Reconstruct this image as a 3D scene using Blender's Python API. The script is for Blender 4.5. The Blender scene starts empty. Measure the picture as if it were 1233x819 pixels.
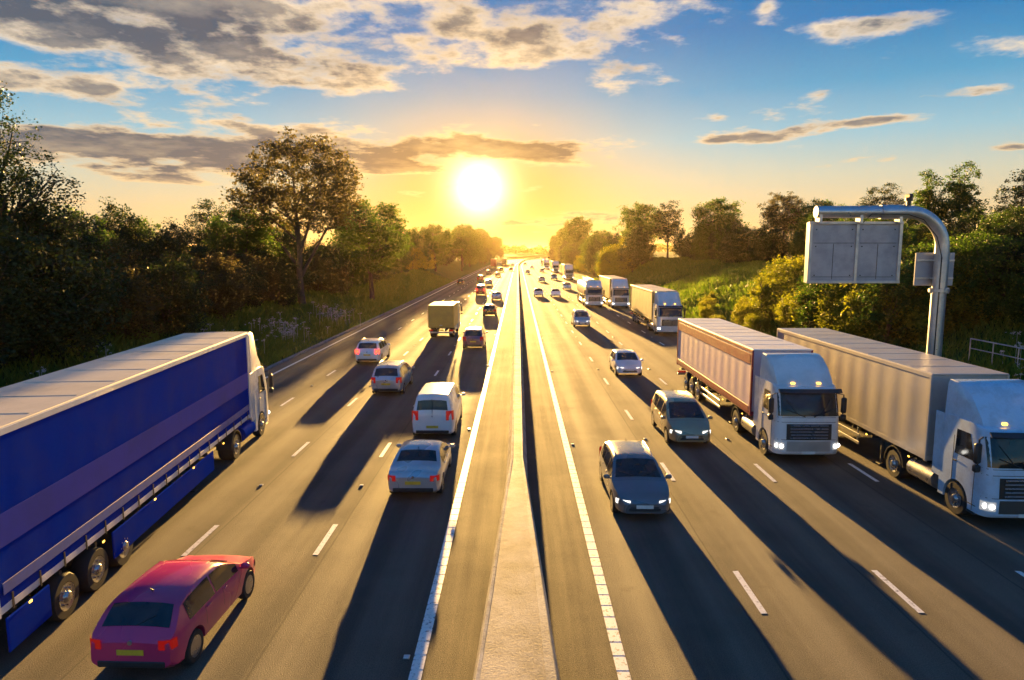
import bpy, bmesh, math, random
import numpy as np
from mathutils import Vector, Matrix

R = math.radians
SC = bpy.context.scene
COL = SC.collection
PI = math.pi

# ------------------------------------------------------------------ helpers
class MB:
    """Collects vertices and faces that become ONE mesh object."""
    def __init__(s): s.v = []; s.f = []
    def add(s, vs, fs):
        o = len(s.v); s.v.extend([tuple(p) for p in vs]); s.f.extend([tuple(i + o for i in f) for f in fs]); return s
    def box(s, c, d, b=0.0, m=None):
        hx, hy, hz = d[0] / 2, d[1] / 2, d[2] / 2
        if b <= 0:
            vs = [(x, y, z) for x in (-hx, hx) for y in (-hy, hy) for z in (-hz, hz)]
            fs = [(0, 1, 3, 2), (4, 6, 7, 5), (0, 4, 5, 1), (2, 3, 7, 6), (0, 2, 6, 4), (1, 5, 7, 3)]
        else:
            b = min(b, hx * .95, hy * .95, hz * .95)
            idx = {}; vs = []
            for sx in (-1, 1):
                for sy in (-1, 1):
                    for sz in (-1, 1):
                        for a in range(3):
                            p = [sx * (hx - b), sy * (hy - b), sz * (hz - b)]
                            p[a] = (sx * hx, sy * hy, sz * hz)[a]
                            idx[(sx, sy, sz, a)] = len(vs); vs.append(tuple(p))
            fs = []
            for sg in (-1, 1):
                for a in range(3):
                    u, w = [(1, 2), (2, 0), (0, 1)][a]
                    q = []
                    for (su, sw) in ((-1, -1), (1, -1), (1, 1), (-1, 1)):
                        k = [0, 0, 0]; k[a] = sg; k[u] = su; k[w] = sw
                        q.append(idx[(k[0], k[1], k[2], a)])
                    fs.append(tuple(q if sg > 0 else q[::-1]))
            for a in range(3):
                u, w = [(1, 2), (2, 0), (0, 1)][a]
                for su in (-1, 1):
                    for sw in (-1, 1):
                        k0 = [0, 0, 0]; k1 = [0, 0, 0]
                        k0[a] = -1; k1[a] = 1; k0[u] = k1[u] = su; k0[w] = k1[w] = sw
                        q = (idx[(*k0, u)], idx[(*k1, u)], idx[(*k1, w)], idx[(*k0, w)])
                        fs.append(q if su * sw > 0 else q[::-1])
            for sx in (-1, 1):
                for sy in (-1, 1):
                    for sz in (-1, 1):
                        q = tuple(idx[(sx, sy, sz, a)] for a in range(3))
                        fs.append(q if sx * sy * sz > 0 else q[::-1])
        vs = [Vector(v) for v in vs]
        if m is not None: vs = [m @ v for v in vs]
        s.add([(v[0] + c[0], v[1] + c[1], v[2] + c[2]) for v in vs], fs); return s
    def tube(s, pts, rad, n=8, caps=True):
        pts = [Vector(p) for p in pts]
        if not isinstance(rad, (list, tuple)): rad = [rad] * len(pts)
        ring = []
        ref = None
        for i, p in enumerate(pts):
            t = (pts[min(i + 1, len(pts) - 1)] - pts[max(i - 1, 0)]).normalized()
            if ref is None:
                ref = Vector((0, 0, 1)) if abs(t.z) < .9 else Vector((1, 0, 0))
            u = (ref - t * ref.dot(t))
            u = u.normalized() if u.length > 1e-6 else t.orthogonal().normalized()
            ref = u; w = t.cross(u)
            ring.append([p + (u * math.cos(2 * PI * k / n) + w * math.sin(2 * PI * k / n)) * rad[i] for k in range(n)])
        vs = [q for r in ring for q in r]; fs = []
        for i in range(len(pts) - 1):
            for k in range(n):
                a = i * n + k; b2 = i * n + (k + 1) % n
                fs.append((a, b2, b2 + n, a + n))
        if caps:
            fs.append(tuple(range(n))[::-1]); fs.append(tuple(range((len(pts) - 1) * n, len(pts) * n)))
        s.add(vs, fs); return s
    def loft(s, secs, caps=True, closed=True):
        n = len(secs[0]); vs = [p for r in secs for p in r]; fs = []
        for i in range(len(secs) - 1):
            for k in range(n if closed else n - 1):
                a = i * n + k; b2 = i * n + (k + 1) % n
                fs.append((a, b2, b2 + n, a + n))
        if caps:
            fs.append(tuple(range(n))[::-1]); fs.append(tuple(range((len(secs) - 1) * n, len(secs) * n)))
        s.add(vs, fs); return s
    def grid(s, rows):
        return s.loft(rows, caps=False, closed=False)
    def lathe(s, prof, c, n=24):
        """profile of (radius, x) pairs turned about the x axis through c"""
        secs = [[(c[0] + x, c[1] + r * math.cos(2 * PI * k / n), c[2] + r * math.sin(2 * PI * k / n)) for k in range(n)] for r, x in prof]
        return s.loft(secs, caps=True)
    def build(s, name, mat=None, parent=None, smooth=35, loc=None):
        me = bpy.data.meshes.new(name); me.from_pydata(s.v, [], s.f); me.update()
        bm = bmesh.new(); bm.from_mesh(me); bmesh.ops.recalc_face_normals(bm, faces=bm.faces); bm.to_mesh(me); bm.free()
        o = bpy.data.objects.new(name, me); COL.objects.link(o)
        if mat: me.materials.append(mat)
        if smooth:
            me.polygons.foreach_set('use_smooth', [True] * len(me.polygons)); me.set_sharp_from_angle(angle=R(smooth))
        if parent: o.parent = parent
        if loc: o.location = loc
        return o

def tag(o, label=None, cat=None, group=None, kind=None):
    if label: o['label'] = label
    if cat: o['category'] = cat
    if group: o['group'] = group
    if kind: o['kind'] = kind
    return o

def empty(name, loc=(0, 0, 0), rz=0.0):
    o = bpy.data.objects.new(name, None); COL.objects.link(o)
    o.location = loc; o.rotation_euler = (0, 0, rz); o.empty_display_size = .3
    return o

def copy_tree(o, parent=None):
    c = o.copy(); COL.objects.link(c); c.parent = parent
    for ch in list(o.children): copy_tree(ch, c)
    return c

def remat(o, mapping):
    """give a copied thing's parts their own paint while sharing the mesh"""
    for ch in o.children_recursive:
        for sl in ch.material_slots:
            if sl.material and sl.material.name.startswith('paint '):
                sl.link = 'OBJECT'; sl.material = mapping

def np_mesh(name, verts, quads, mat, smooth=False):
    me = bpy.data.meshes.new(name)
    nv = len(verts); nf = len(quads); k = quads.shape[1]
    me.vertices.add(nv); me.vertices.foreach_set('co', verts.astype(np.float32).ravel())
    me.loops.add(nf * k); me.loops.foreach_set('vertex_index', quads.astype(np.int32).ravel())
    me.polygons.add(nf); me.polygons.foreach_set('loop_start', np.arange(0, nf * k, k, dtype=np.int32))
    me.update(calc_edges=True); me.validate()
    if mat: me.materials.append(mat)
    if smooth: me.polygons.foreach_set('use_smooth', [True] * nf)
    return me

# ------------------------------------------------------------------ materials
def newmat(name):
    m = bpy.data.materials.new(name); m.use_nodes = True
    nt = m.node_tree; b = nt.nodes['Principled BSDF']
    return m, nt, b
def N(nt, t, **kw):
    n = nt.nodes.new(t)
    for k, v in kw.items():
        if k in ('i',):
            for kk, vv in v.items(): n.inputs[kk].default_value = vv
        else: setattr(n, k, v)
    return n
def L(nt, a, b): nt.links.new(a, b)

def paint(name, col, rough=.35, metal=0.0, coat=.0, var=.08, scale=3.0, dirt=0.15, detail=6.0):
    m, nt, b = newmat(name)
    tc = N(nt, 'ShaderNodeTexCoord')
    n1 = N(nt, 'ShaderNodeTexNoise', i={'Scale': scale, 'Detail': detail, 'Roughness': .65})
    L(nt, tc.outputs['Object'], n1.inputs['Vector'])
    mx = N(nt, 'ShaderNodeMix', data_type='RGBA')
    c2 = [c * (1 - dirt) * .8 + .02 for c in col]
    mx.inputs['A'].default_value = (*col, 1); mx.inputs['B'].default_value = (*c2, 1)
    mr = N(nt, 'ShaderNodeMapRange', i={1: .42, 2: .72, 3: 0.0, 4: 1.0})
    L(nt, n1.outputs['Fac'], mr.inputs[0]); L(nt, mr.outputs[0], mx.inputs['Factor'])
    L(nt, mx.outputs['Result'], b.inputs['Base Color'])
    r2 = N(nt, 'ShaderNodeMapRange', i={1: .3, 2: .7, 3: max(.03, rough - var), 4: rough + var})
    L(nt, n1.outputs['Fac'], r2.inputs[0]); L(nt, r2.outputs[0], b.inputs['Roughness'])
    b.inputs['Metallic'].default_value = metal
    if coat: b.inputs['Coat Weight'].default_value = coat; b.inputs['Coat Roughness'].default_value = .06
    return m

def lamp(name, col, strength, base=(.8, .8, .8)):
    m, nt, b = newmat(name)
    b.inputs['Base Color'].default_value = (*base, 1); b.inputs['Roughness'].default_value = .12
    b.inputs['Emission Color'].default_value = (*col, 1); b.inputs['Emission Strength'].default_value = strength
    return m

M = {}
M['black'] = paint('black plastic', (.02, .02, .022), .5)
M['tyre'] = paint('tyre rubber', (.018, .018, .018), .8)
M['rim'] = paint('alloy', (.45, .45, .47), .3, .9)
M['steel'] = paint('galvanised steel', (.52, .53, .56), .38, .75, var=.12, scale=2.0)
M['chassis'] = paint('chassis black', (.03, .028, .028), .6)
M['glass'] = paint('dark car glass', (.012, .014, .018), .06, 0, var=.03, dirt=0)
M['plate_y'] = paint('rear plate yellow', (.75, .5, .03), .4)
M['plate_w'] = paint('front plate white', (.75, .75, .72), .4)
M['headlamp'] = lamp('dipped headlamp', (1, .93, .8), .40, (.5, .5, .5))
M['headlens'] = lamp('headlamp lens', (1, .95, .85), .05, (.35, .37, .4))
M['bulb'] = lamp('headlamp bulb', (1, .95, .85), 1.6)
M['headlamp_off'] = paint('headlamp lens', (.6, .62, .65), .08, .3)
M['tail'] = lamp('tail lamp red', (1, .02, .01), .04, (.22, .008, .008))
M['brake'] = lamp('brake lamp lit red', (1, .03, .015), 1.6, (.5, .02, .01))
M['amber'] = lamp('amber marker lamp', (1, .5, .05), 1.2, (.8, .4, .05))
P = {}
def carpaint(key, col, metal=.25, rough=.28):
    P[key] = paint('paint ' + key, col, rough, metal, coat=.6, dirt=.05, var=.015, scale=.9, detail=1.0); return P[key]
carpaint('base', (.5, .5, .52))
carpaint('silver', (.50, .51, .53), .5); carpaint('white', (.78, .78, .77), .0); carpaint('magenta red', (.62, .03, .14), .1)
carpaint('grey', (.16, .165, .175), .4); carpaint('black', (.025, .025, .03), .2); carpaint('pale blue', (.42, .55, .72), .3)
carpaint('red', (.42, .025, .02), .1); carpaint('gold', (.42, .34, .2), .5); carpaint('plum', (.2, .09, .13), .3)
carpaint('dark blue', (.03, .05, .14), .3); carpaint('bronze', (.30, .22, .12), .5)

# ------------------------------------------------------------------ road geometry
def cx(d):
    """lateral offset of the motorway's centre line: straight, then a long bend to the right"""
    o = 0.0
    if d > 350:
        e = d - 350
        o = e * e / (2 * 5600)
    if d > 620:
        e = d - 620
        o += e * e / (2 * 1300)
    return o
def hd(d): return -math.atan((cx(d + 2) - cx(d - 2)) / 4)
def smooth(a, b, x):
    t = min(1, max(0, (x - a) / (b - a))); return t * t * (3 - 2 * t)
def vnoise(x, y):
    return (math.sin(x * .31 + y * .17) + math.sin(x * .13 - y * .23 + 1.7) + math.sin(x * .071 + y * .053 + .6) + .5 * math.sin(x * .71 + y * .47 + 2.1)) / 3.5
def zt(s, d):
    """height of the ground at lateral offset s from the centre line, d metres ahead"""
    a = abs(s)
    far = smooth(700, 1900, d)
    if a < 17.7:
        return -.06
    if s < 0:
        e = a - 17.7
        h = -.04 + .25 * smooth(0, 1.5, e) + 3.2 * smooth(1.2, 12, e) + 1.5 * smooth(12, 40, e)
    else:
        e = a - 17.9
        h = -.04 + .2 * smooth(0, 2, e) + 6.0 * smooth(2.0, 21, e) + 1.0 * smooth(21, 60, e)
    h += vnoise(s, d) * .35 * smooth(1, 8, e)
    h += far * (6 + 5 * vnoise(s * .05, d * .02)) * smooth(20, 200, a)
    h += smooth(1300, 3500, d) * 14
    return h
def gp(s, d, dz=0.0):
    return Vector((s + cx(d), d, zt(s, d) + dz))
EXPO = 2.5; HAZE = 0.000055; HANI = .68; CLK = .177; GLK = .177; SAT = 1.35; SKYG = .177
# ------------------------------------------------------------------ setting: ground, road, markings, barrier
def ground_mat():
    m, nt, b = newmat('bank grass and earth')
    tc = N(nt, 'ShaderNodeTexCoord')
    n1 = N(nt, 'ShaderNodeTexNoise', i={'Scale': .22, 'Detail': 8.0, 'Roughness': .7})
    n2 = N(nt, 'ShaderNodeTexNoise', i={'Scale': 2.6, 'Detail': 6.0, 'Roughness': .7})
    L(nt, tc.outputs['Object'], n1.inputs['Vector']); L(nt, tc.outputs['Object'], n2.inputs['Vector'])
    r = N(nt, 'ShaderNodeValToRGB'); e = r.color_ramp.elements
    e[0].position = .3; e[0].color = (.026, .06, .012, 1); e[1].position = .72; e[1].color = (.09, .105, .03, 1)
    x = e.new(.5); x.color = (.045, .09, .018, 1)
    ad = N(nt, 'ShaderNodeMath', operation='MULTIPLY_ADD', i={1: .5, 2: 0.0})
    L(nt, n2.outputs['Fac'], ad.inputs[0])
    ad2 = N(nt, 'ShaderNodeMath', operation='MULTIPLY_ADD', i={1: .5}); L(nt, n1.outputs['Fac'], ad2.inputs[0]); L(nt, ad.outputs[0], ad2.inputs[2])
    L(nt, ad2.outputs[0], r.inputs[0]); L(nt, r.outputs[0], b.inputs['Base Color'])
    b.inputs['Roughness'].default_value = .95; b.inputs['Specular IOR Level'].default_value = .1
    bp = N(nt, 'ShaderNodeBump', i={'Strength': .8, 'Distance': .25}); L(nt, n2.outputs['Fac'], bp.inputs['Height']); L(nt, bp.outputs[0], b.inputs['Normal'])
    return m

def asphalt_mat(name, dark, light, tint_scale, lanes):
    m, nt, b = newmat(name)
    tc = N(nt, 'ShaderNodeTexCoord'); sp = N(nt, 'ShaderNodeSeparateXYZ'); L(nt, tc.outputs['Object'], sp.inputs[0])
    ng = N(nt, 'ShaderNodeTexNoise', i={'Scale': 38.0, 'Detail': 4.0, 'Roughness': .75})
    L(nt, tc.outputs['Object'], ng.inputs['Vector'])
    mp = N(nt, 'ShaderNodeMapping'); mp.inputs['Scale'].default_value = (1.4, .035, 1); L(nt, tc.outputs['Object'], mp.inputs[0])
    ns = N(nt, 'ShaderNodeTexNoise', i={'Scale': tint_scale, 'Detail': 5.0, 'Roughness': .6}); L(nt, mp.outputs[0], ns.inputs['Vector'])
    nb = N(nt, 'ShaderNodeTexNoise', i={'Scale': .35, 'Detail': 6.0, 'Roughness': .65}); L(nt, tc.outputs['Object'], nb.inputs['Vector'])
    f = N(nt, 'ShaderNodeMath', operation='MULTIPLY_ADD', i={1: .55, 2: 0.0}); L(nt, ns.outputs['Fac'], f.inputs[0])
    f2 = N(nt, 'ShaderNodeMath', operation='MULTIPLY_ADD', i={1: .45}); L(nt, nb.outputs['Fac'], f2.inputs[0]); L(nt, f.outputs[0], f2.inputs[2])
    last = f2
    if lanes:  # two polished wheel tracks in every 3.55 m lane
        ab = N(nt, 'ShaderNodeMath', operation='ABSOLUTE'); L(nt, sp.outputs['X'], ab.inputs[0])
        sb = N(nt, 'ShaderNodeMath', operation='SUBTRACT', i={1: 2.03}); L(nt, ab.outputs[0], sb.inputs[0])
        ml = N(nt, 'ShaderNodeMath', operation='MULTIPLY', i={1: 2 * PI / 1.785}); L(nt, sb.outputs[0], ml.inputs[0])
        cs = N(nt, 'ShaderNodeMath', operation='COSINE'); L(nt, ml.outputs[0], cs.inputs[0])
        f3 = N(nt, 'ShaderNodeMath', operation='MULTIPLY_ADD', i={1: -.11}); L(nt, cs.outputs[0], f3.inputs[0]); L(nt, f2.outputs[0], f3.inputs[2]); last = f3
    r = N(nt, 'ShaderNodeValToRGB'); e = r.color_ramp.elements
    e[0].position = .34; e[0].color = (*dark, 1); e[1].position = .66; e[1].color = (*light, 1)
    L(nt, last.outputs[0], r.inputs[0])
    mx = N(nt, 'ShaderNodeMix', data_type='RGBA', blend_type='MULTIPLY', i={'Factor': 1.0})
    gr = N(nt, 'ShaderNodeMapRange', i={1: .3, 2: .7, 3: .45, 4: 1.6}); L(nt, ng.outputs['Fac'], gr.inputs[0])
    L(nt, r.outputs[0], mx.inputs['A']); L(nt, gr.outputs[0], mx.inputs['B'])
    res = mx.outputs['Result']
    if lanes:   # sealed joints between the paver's passes, a little broken
        o1 = N(nt, 'ShaderNodeMath', operation='ADD', i={1: -1.72}); L(nt, ab.outputs[0], o1.inputs[0])
        wob = N(nt, 'ShaderNodeMath', operation='MULTIPLY_ADD', i={1: .10}); L(nt, nb.outputs['Fac'], wob.inputs[0]); L(nt, o1.outputs[0], wob.inputs[2])
        pp = N(nt, 'ShaderNodeMath', operation='PINGPONG', i={1: 1.785}); L(nt, wob.outputs[0], pp.inputs[0])
        ls = N(nt, 'ShaderNodeMapRange', i={1: .035, 2: .015, 3: 0.0, 4: .55}); L(nt, pp.outputs[0], ls.inputs[0])
        m5 = N(nt, 'ShaderNodeMix', data_type='RGBA'); L(nt, ls.outputs[0], m5.inputs['Factor']); L(nt, res, m5.inputs['A']); m5.inputs['B'].default_value = (.018, .016, .014, 1)
        n5 = N(nt, 'ShaderNodeTexNoise', i={'Scale': .9, 'Detail': 3.0, 'Roughness': .5}); L(nt, tc.outputs['Object'], n5.inputs['Vector'])
        oil = N(nt, 'ShaderNodeMapRange', i={1: .66, 2: .76, 3: 0.0, 4: .45}); L(nt, n5.outputs['Fac'], oil.inputs[0])
        m6 = N(nt, 'ShaderNodeMix', data_type='RGBA'); L(nt, oil.outputs[0], m6.inputs['Factor']); L(nt, m5.outputs['Result'], m6.inputs['A']); m6.inputs['B'].default_value = (.035, .03, .026, 1)
        res = m6.outputs['Result']
    L(nt, res, b.inputs['Base Color'])
    rr = N(nt, 'ShaderNodeMapRange', i={1: .3, 2: .7, 3: .95, 4: .82}); L(nt, last.outputs[0], rr.inputs[0]); L(nt, rr.outputs[0], b.inputs['Roughness'])
    b.inputs['Specular IOR Level'].default_value = .38
    bp = N(nt, 'ShaderNodeBump', i={'Strength': 1.0, 'Distance': .02}); L(nt, ng.outputs['Fac'], bp.inputs['Height']); L(nt, bp.outputs[0], b.inputs['Normal'])
    return m

def worn_white():
    m, nt, b = newmat('worn white road paint')
    tc = N(nt, 'ShaderNodeTexCoord')
    n1 = N(nt, 'ShaderNodeTexNoise', i={'Scale': 9.0, 'Detail': 7.0, 'Roughness': .75}); L(nt, tc.outputs['Object'], n1.inputs['Vector'])
    r = N(nt, 'ShaderNodeValToRGB'); e = r.color_ramp.elements
    e[0].position = .36; e[0].color = (.14, .13, .12, 1); e[1].position = .47; e[1].color = (.78, .77, .73, 1)
    L(nt, n1.outputs['Fac'], r.inputs[0]); L(nt, r.outputs[0], b.inputs['Base Color']); b.inputs['Roughness'].default_value = .55
    return m

def concrete_mat(name, c0, c1, joint=None):
    m, nt, b = newmat(name)
    tc = N(nt, 'ShaderNodeTexCoord')
    n1 = N(nt, 'ShaderNodeTexNoise', i={'Scale': .9, 'Detail': 9.0, 'Roughness': .72}); L(nt, tc.outputs['Object'], n1.inputs['Vector'])
    n2 = N(nt, 'ShaderNodeTexNoise', i={'Scale': 22.0, 'Detail': 5.0, 'Roughness': .7}); L(nt, tc.outputs['Object'], n2.inputs['Vector'])
    r = N(nt, 'ShaderNodeValToRGB'); e = r.color_ramp.elements
    e[0].position = .33; e[0].color = (*c0, 1); e[1].position = .62; e[1].color = (*c1, 1)
    L(nt, n1.outputs['Fac'], r.inputs[0])
    mx = N(nt, 'ShaderNodeMix', data_type='RGBA', blend_type='MULTIPLY', i={'Factor': 1.0})
    gr = N(nt, 'ShaderNodeMapRange', i={1: .3, 2: .6, 3: .7, 4: 1.1}); L(nt, n2.outputs['Fac'], gr.inputs[0])
    L(nt, r.outputs[0], mx.inputs['A']); L(nt, gr.outputs[0], mx.inputs['B'])
    out = mx
    if joint:   # cast joints
        sp = N(nt, 'ShaderNodeSeparateXYZ'); L(nt, tc.outputs['Object'], sp.inputs[0])
        md = N(nt, 'ShaderNodeMath', operation='PINGPONG', i={1: joint / 2}); L(nt, sp.outputs['Y'], md.inputs[0])
        lt = N(nt, 'ShaderNodeMath', operation='LESS_THAN', i={1: .015}); L(nt, md.outputs[0], lt.inputs[0])
        m3 = N(nt, 'ShaderNodeMix', data_type='RGBA'); L(nt, lt.outputs[0], m3.inputs['Factor']); L(nt, mx.outputs['Result'], m3.inputs['A']); m3.inputs['B'].default_value = (.07, .06, .05, 1); out = m3
    L(nt, out.outputs['Result'], b.inputs['Base Color'])
    b.inputs['Roughness'].default_value = .8
    bp = N(nt, 'ShaderNodeBump', i={'Strength': .5, 'Distance': .02}); L(nt, n2.outputs['Fac'], bp.inputs['Height']); L(nt, bp.outputs[0], b.inputs['Normal'])
    return m

MG = ground_mat()
M['asphalt'] = asphalt_mat('asphalt carriageway', (.066, .056, .045), (.118, .100, .078), 1.3, True)
M['asphalt2'] = asphalt_mat('coarse hard strip', (.040, .032, .025), (.080, .062, .045), 2.2, False)
M['white'] = worn_white()
M['concrete'] = concrete_mat('barrier concrete', (.15, .135, .115), (.46, .43, .38), 7.5)
M['infill'] = concrete_mat('infill concrete', (.11, .095, .078), (.42, .37, .30))
M['kerb'] = concrete_mat('kerb concrete', (.12, .115, .11), (.26, .25, .235), 1.0)

# ground sheet
ds = [-60, -40, -25] + [-15 + 2.5 * i for i in range(110)]
d = ds[-1]; st = 3.0
while d < 9000: d += st; st *= 1.06; ds.append(d)
ss = [0, 10, 17.3, 17.7] + [17.9 + .8 * i for i in range(30)]
a = ss[-1]; st = 1.5
while a < 6000: a += st; st *= 1.25; ss.append(a)
ss = sorted(set([-x for x in ss] + ss))
mb = MB()
rows = [[(s + cx(min(dd, 1500)), dd, zt(s, dd)) for s in ss] for dd in ds]
mb.grid(rows)
tag(mb.build('ground', MG, smooth=180), kind='structure')

RD = [-40, -20, -10] + [5 * i for i in range(0, 70)] + [350 + 10 * i for i in range(0, 76)]
def strip(name, s0, s1, z, mat, rng=None):
    mb = MB(); rr = rng or RD
    mb.grid([[(s0 + cx(x), x, z), (s1 + cx(x), x, z)] for x in rr])
    return tag(mb.build(name, mat, smooth=0), kind='structure')
strip('road', -17.45, 17.55, 0.0, M['asphalt'])
strip('central_reserve_pavement', -1.84, 1.93, .004, M['asphalt2'])
EL, ER = -1.985, 2.075
def edge_line(name, s, w, ribs):
    mb = MB()
    if ribs:
        x = 2.0
        while x < 110:
            mb.box((s + cx(x), x + .22, .010), (w, .455, .010), .003); x += .5
        mb.grid([[(s - w * .46 + cx(q), q, .0065), (s + w * .46 + cx(q), q, .0065)] for q in [0, 50, 110]])
        rr = [110] + [q for q in RD if q > 110]
    else:
        rr = RD
    mb.grid([[(s - w / 2 + cx(q), q, .008), (s + w / 2 + cx(q), q, .008)] for q in rr])
    return tag(mb.build(name, M['white'], smooth=0), kind='structure')
edge_line('edge_line_marking', EL, .25, True); edge_line('edge_line_marking', ER, .25, True)
edge_line('edge_line_marking', -16.5, .2, False); edge_line('edge_line_marking', 16.75, .2, False)
LANES_L = (-5.51, -9.07, -12.68); LANES_R = (5.63, 9.24, 12.93)
for s in LANES_L + LANES_R:
    mb = MB(); d0 = .55 if s < 0 else 6.7
    for k in range(0, 80):
        q = d0 + 9 * k - 1.0
        w = .075
        rj = random.Random(int(k * 31 + s * 100)); j = rj.uniform(-.06, .06)
        mb.add([(s - w + cx(q), q + j, .008), (s + w + cx(q), q + rj.uniform(-.02, .02) + j, .008), (s + w + cx(q + 2.1), q + 2.1 + j, .008), (s - w + cx(q + 2.1), q + 2.1 + rj.uniform(-.03, .03) + j, .008)], [(0, 1, 2, 3)])
    tag(mb.build('lane_line_marking', M['white'], smooth=0), kind='structure')
# kerbs (real steps)
for sg, s in ((-1, -17.6), (1, 17.7)):
    mb = MB()
    mb.loft([[(s - .15 + cx(q), q, -.05), (s - .15 + cx(q), q, .11), (s + .13 * 1 + cx(q), q, .11), (s + .15 + cx(q), q, .07), (s + .15 + cx(q), q, -.05)] if sg < 0 else
             [(s + .15 + cx(q), q, -.05), (s + .15 + cx(q), q, .11), (s - .13 + cx(q), q, .11), (s - .15 + cx(q), q, .07), (s - .15 + cx(q), q, -.05)] for q in RD])
    tag(mb.build('kerb', M['kerb'], smooth=0), kind='structure')

# concrete central barrier, flared towards the bridge
def half(q): return .22 + max(0.0, 23.5 - q) * .0385
BD = [-6, -2, 2, 5, 8, 11, 14, 17, 20, 22, 23.5, 26] + [q for q in RD if q >= 30]
bar = tag(empty('concrete_barrier', (0, 0, 0)), 'long pale concrete barrier running along the middle of the motorway, wide at the near end', 'barrier')
def bsec(q, sg):
    h = half(q); t = .075 if sg < 0 else .07 + (h - .22) * .26
    c = cx(q) - .02
    p = [(h - t, .05), (h - t, .93), (h - .02, .945), (h, .925), (h + .05, .36), (h + .16, .16), (h + .17, .05)]
    return [(c + sg * x, q, z) for x, z in p]
for sg in (-1, 1):
    m_ = MB(); m_.loft([bsec(q, sg) for q in BD]); m_.build('wall', M['concrete'], bar, 25)
m_ = MB()
def isec(q):
    h = half(q); tl = .073; tr = .068 + (h - .22) * .26; c = cx(q) - .02
    rr = random.Random(int(q * 7)); dz = .012 * rr.uniform(-1, 1) if q < 30 else 0
    return [(c - h + tl, q, .05), (c - h + tl, q, .918 + dz), (c, q, .928 + dz), (c + h - tr, q, .915 + dz), (c + h - tr, q, .05)]
m_.loft([isec(q) for q in BD]); m_.build('infill', M['infill'], bar, 25)

# reflective road studs
def make_stud():
    r = empty('road_stud')
    a = MB(); a.box((0, 0, .012), (.13, .14, .024), .008); a.build('housing', M['steel'], r)
    g = MB(); g.box((0, -.05, .026), (.09, .03, .016), .004); g.build('reflector', M['plate_w'], r)
    return r
stud0 = make_stud(); first = True
tag(stud0, 'small raised reflective road stud on the asphalt in line with the white lane dashes', 'road stud', 'reflective studs between the lane dashes')
for s in LANES_L + LANES_R:
    d0 = (.55 if s < 0 else 6.7) + 4.6
    for k in range(0, 7):
        q = d0 + 18 * k
        if q < 9: continue
        c = stud0 if first else copy_tree(stud0); first = False
        c.location = (s, q, .004)
es = None
for s, q0 in ((EL - .27, 12.9), (ER + .28, 10.4)):
    for k in range(4):
        q = q0 + 18 * k
        c = copy_tree(stud0); c.location = (s, q, .004)
        tag(c, 'small raised reflective road stud on the asphalt beside a solid ribbed white edge line', 'road stud', 'reflective studs beside the edge lines')
# ------------------------------------------------------------------ vehicles
def interp(pts, t):
    for (a, va), (b, vb) in zip(pts, pts[1:]):
        if t <= b: return va + (vb - va) * ((t - a) / (b - a) if b > a else 0)
    return pts[-1][1]
def smooth_prof(pts, k=.018):
    def f(t):
        return (interp(pts, max(0, t - k)) + 2 * interp(pts, t) + interp(pts, min(1, t + k))) / 4
    return f

STYLES = {
 # rear t=0 ... front t=1
 'hatch':  dict(Ln=4.1, W=1.78, H=1.47, belt=.61, top=[(0, .80), (.015, .92), (.05, 1.02), (.13, 1.36), (.2, 1.43), (.36, 1.47), (.50, 1.45), (.56, 1.40), (.755, .985), (.80, .95), (.92, .84), (.975, .72), (1, .56)], ws=(.565, .745), rw=(.055, .135), sw=(.15, .69)),
 'saloon': dict(Ln=4.55, W=1.82, H=1.43, belt=.62, top=[(0, .78), (.012, .92), (.03, .99), (.15, 1.02), (.19, 1.06), (.31, 1.37), (.40, 1.42), (.52, 1.42), (.57, 1.38), (.74, .99), (.79, .95), (.93, .82), (.98, .7), (1, .55)], ws=(.575, .73), rw=(.205, .305), sw=(.26, .68)),
 'estate': dict(Ln=4.65, W=1.82, H=1.50, belt=.61, top=[(0, .82), (.012, .94), (.03, 1.03), (.10, 1.40), (.16, 1.47), (.4, 1.5), (.53, 1.48), (.58, 1.43), (.745, 1.0), (.79, .96), (.93, .83), (.98, .7), (1, .55)], ws=(.585, .735), rw=(.035, .105), sw=(.12, .69)),
 'suv':    dict(Ln=4.6, W=1.88, H=1.70, belt=.61, top=[(0, .9), (.012, 1.05), (.035, 1.16), (.095, 1.58), (.15, 1.66), (.4, 1.70), (.52, 1.68), (.57, 1.62), (.725, 1.14), (.77, 1.10), (.93, 1.0), (.98, .86), (1, .62)], ws=(.575, .715), rw=(.04, .1), sw=(.11, .67)),
 'mpv':    dict(Ln=4.6, W=1.86, H=1.72, belt=.58, top=[(0, .9), (.01, 1.02), (.025, 1.1), (.075, 1.6), (.13, 1.68), (.4, 1.72), (.55, 1.69), (.61, 1.62), (.82, 1.07), (.86, 1.02), (.95, .86), (.985, .72), (1, .55)], ws=(.615, .81), rw=(.03, .08), sw=(.1, .76)),
 'van':    dict(Ln=5.0, W=1.94, H=2.02, belt=.58, top=[(0, 1.0), (.006, 1.15), (.012, 1.25), (.03, 1.93), (.06, 1.99), (.4, 2.02), (.62, 1.99), (.67, 1.92), (.81, 1.27), (.85, 1.2), (.95, 1.02), (.985, .82), (1, .58)], ws=(.675, .80), rw=(.012, .03), sw=(.5, .75)),
}
PLAN = [(0, .86), (.03, .93), (.10, .985), (.2, 1), (.75, 1), (.86, .975), (.94, .90), (.98, .80), (1, .70)]

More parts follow.
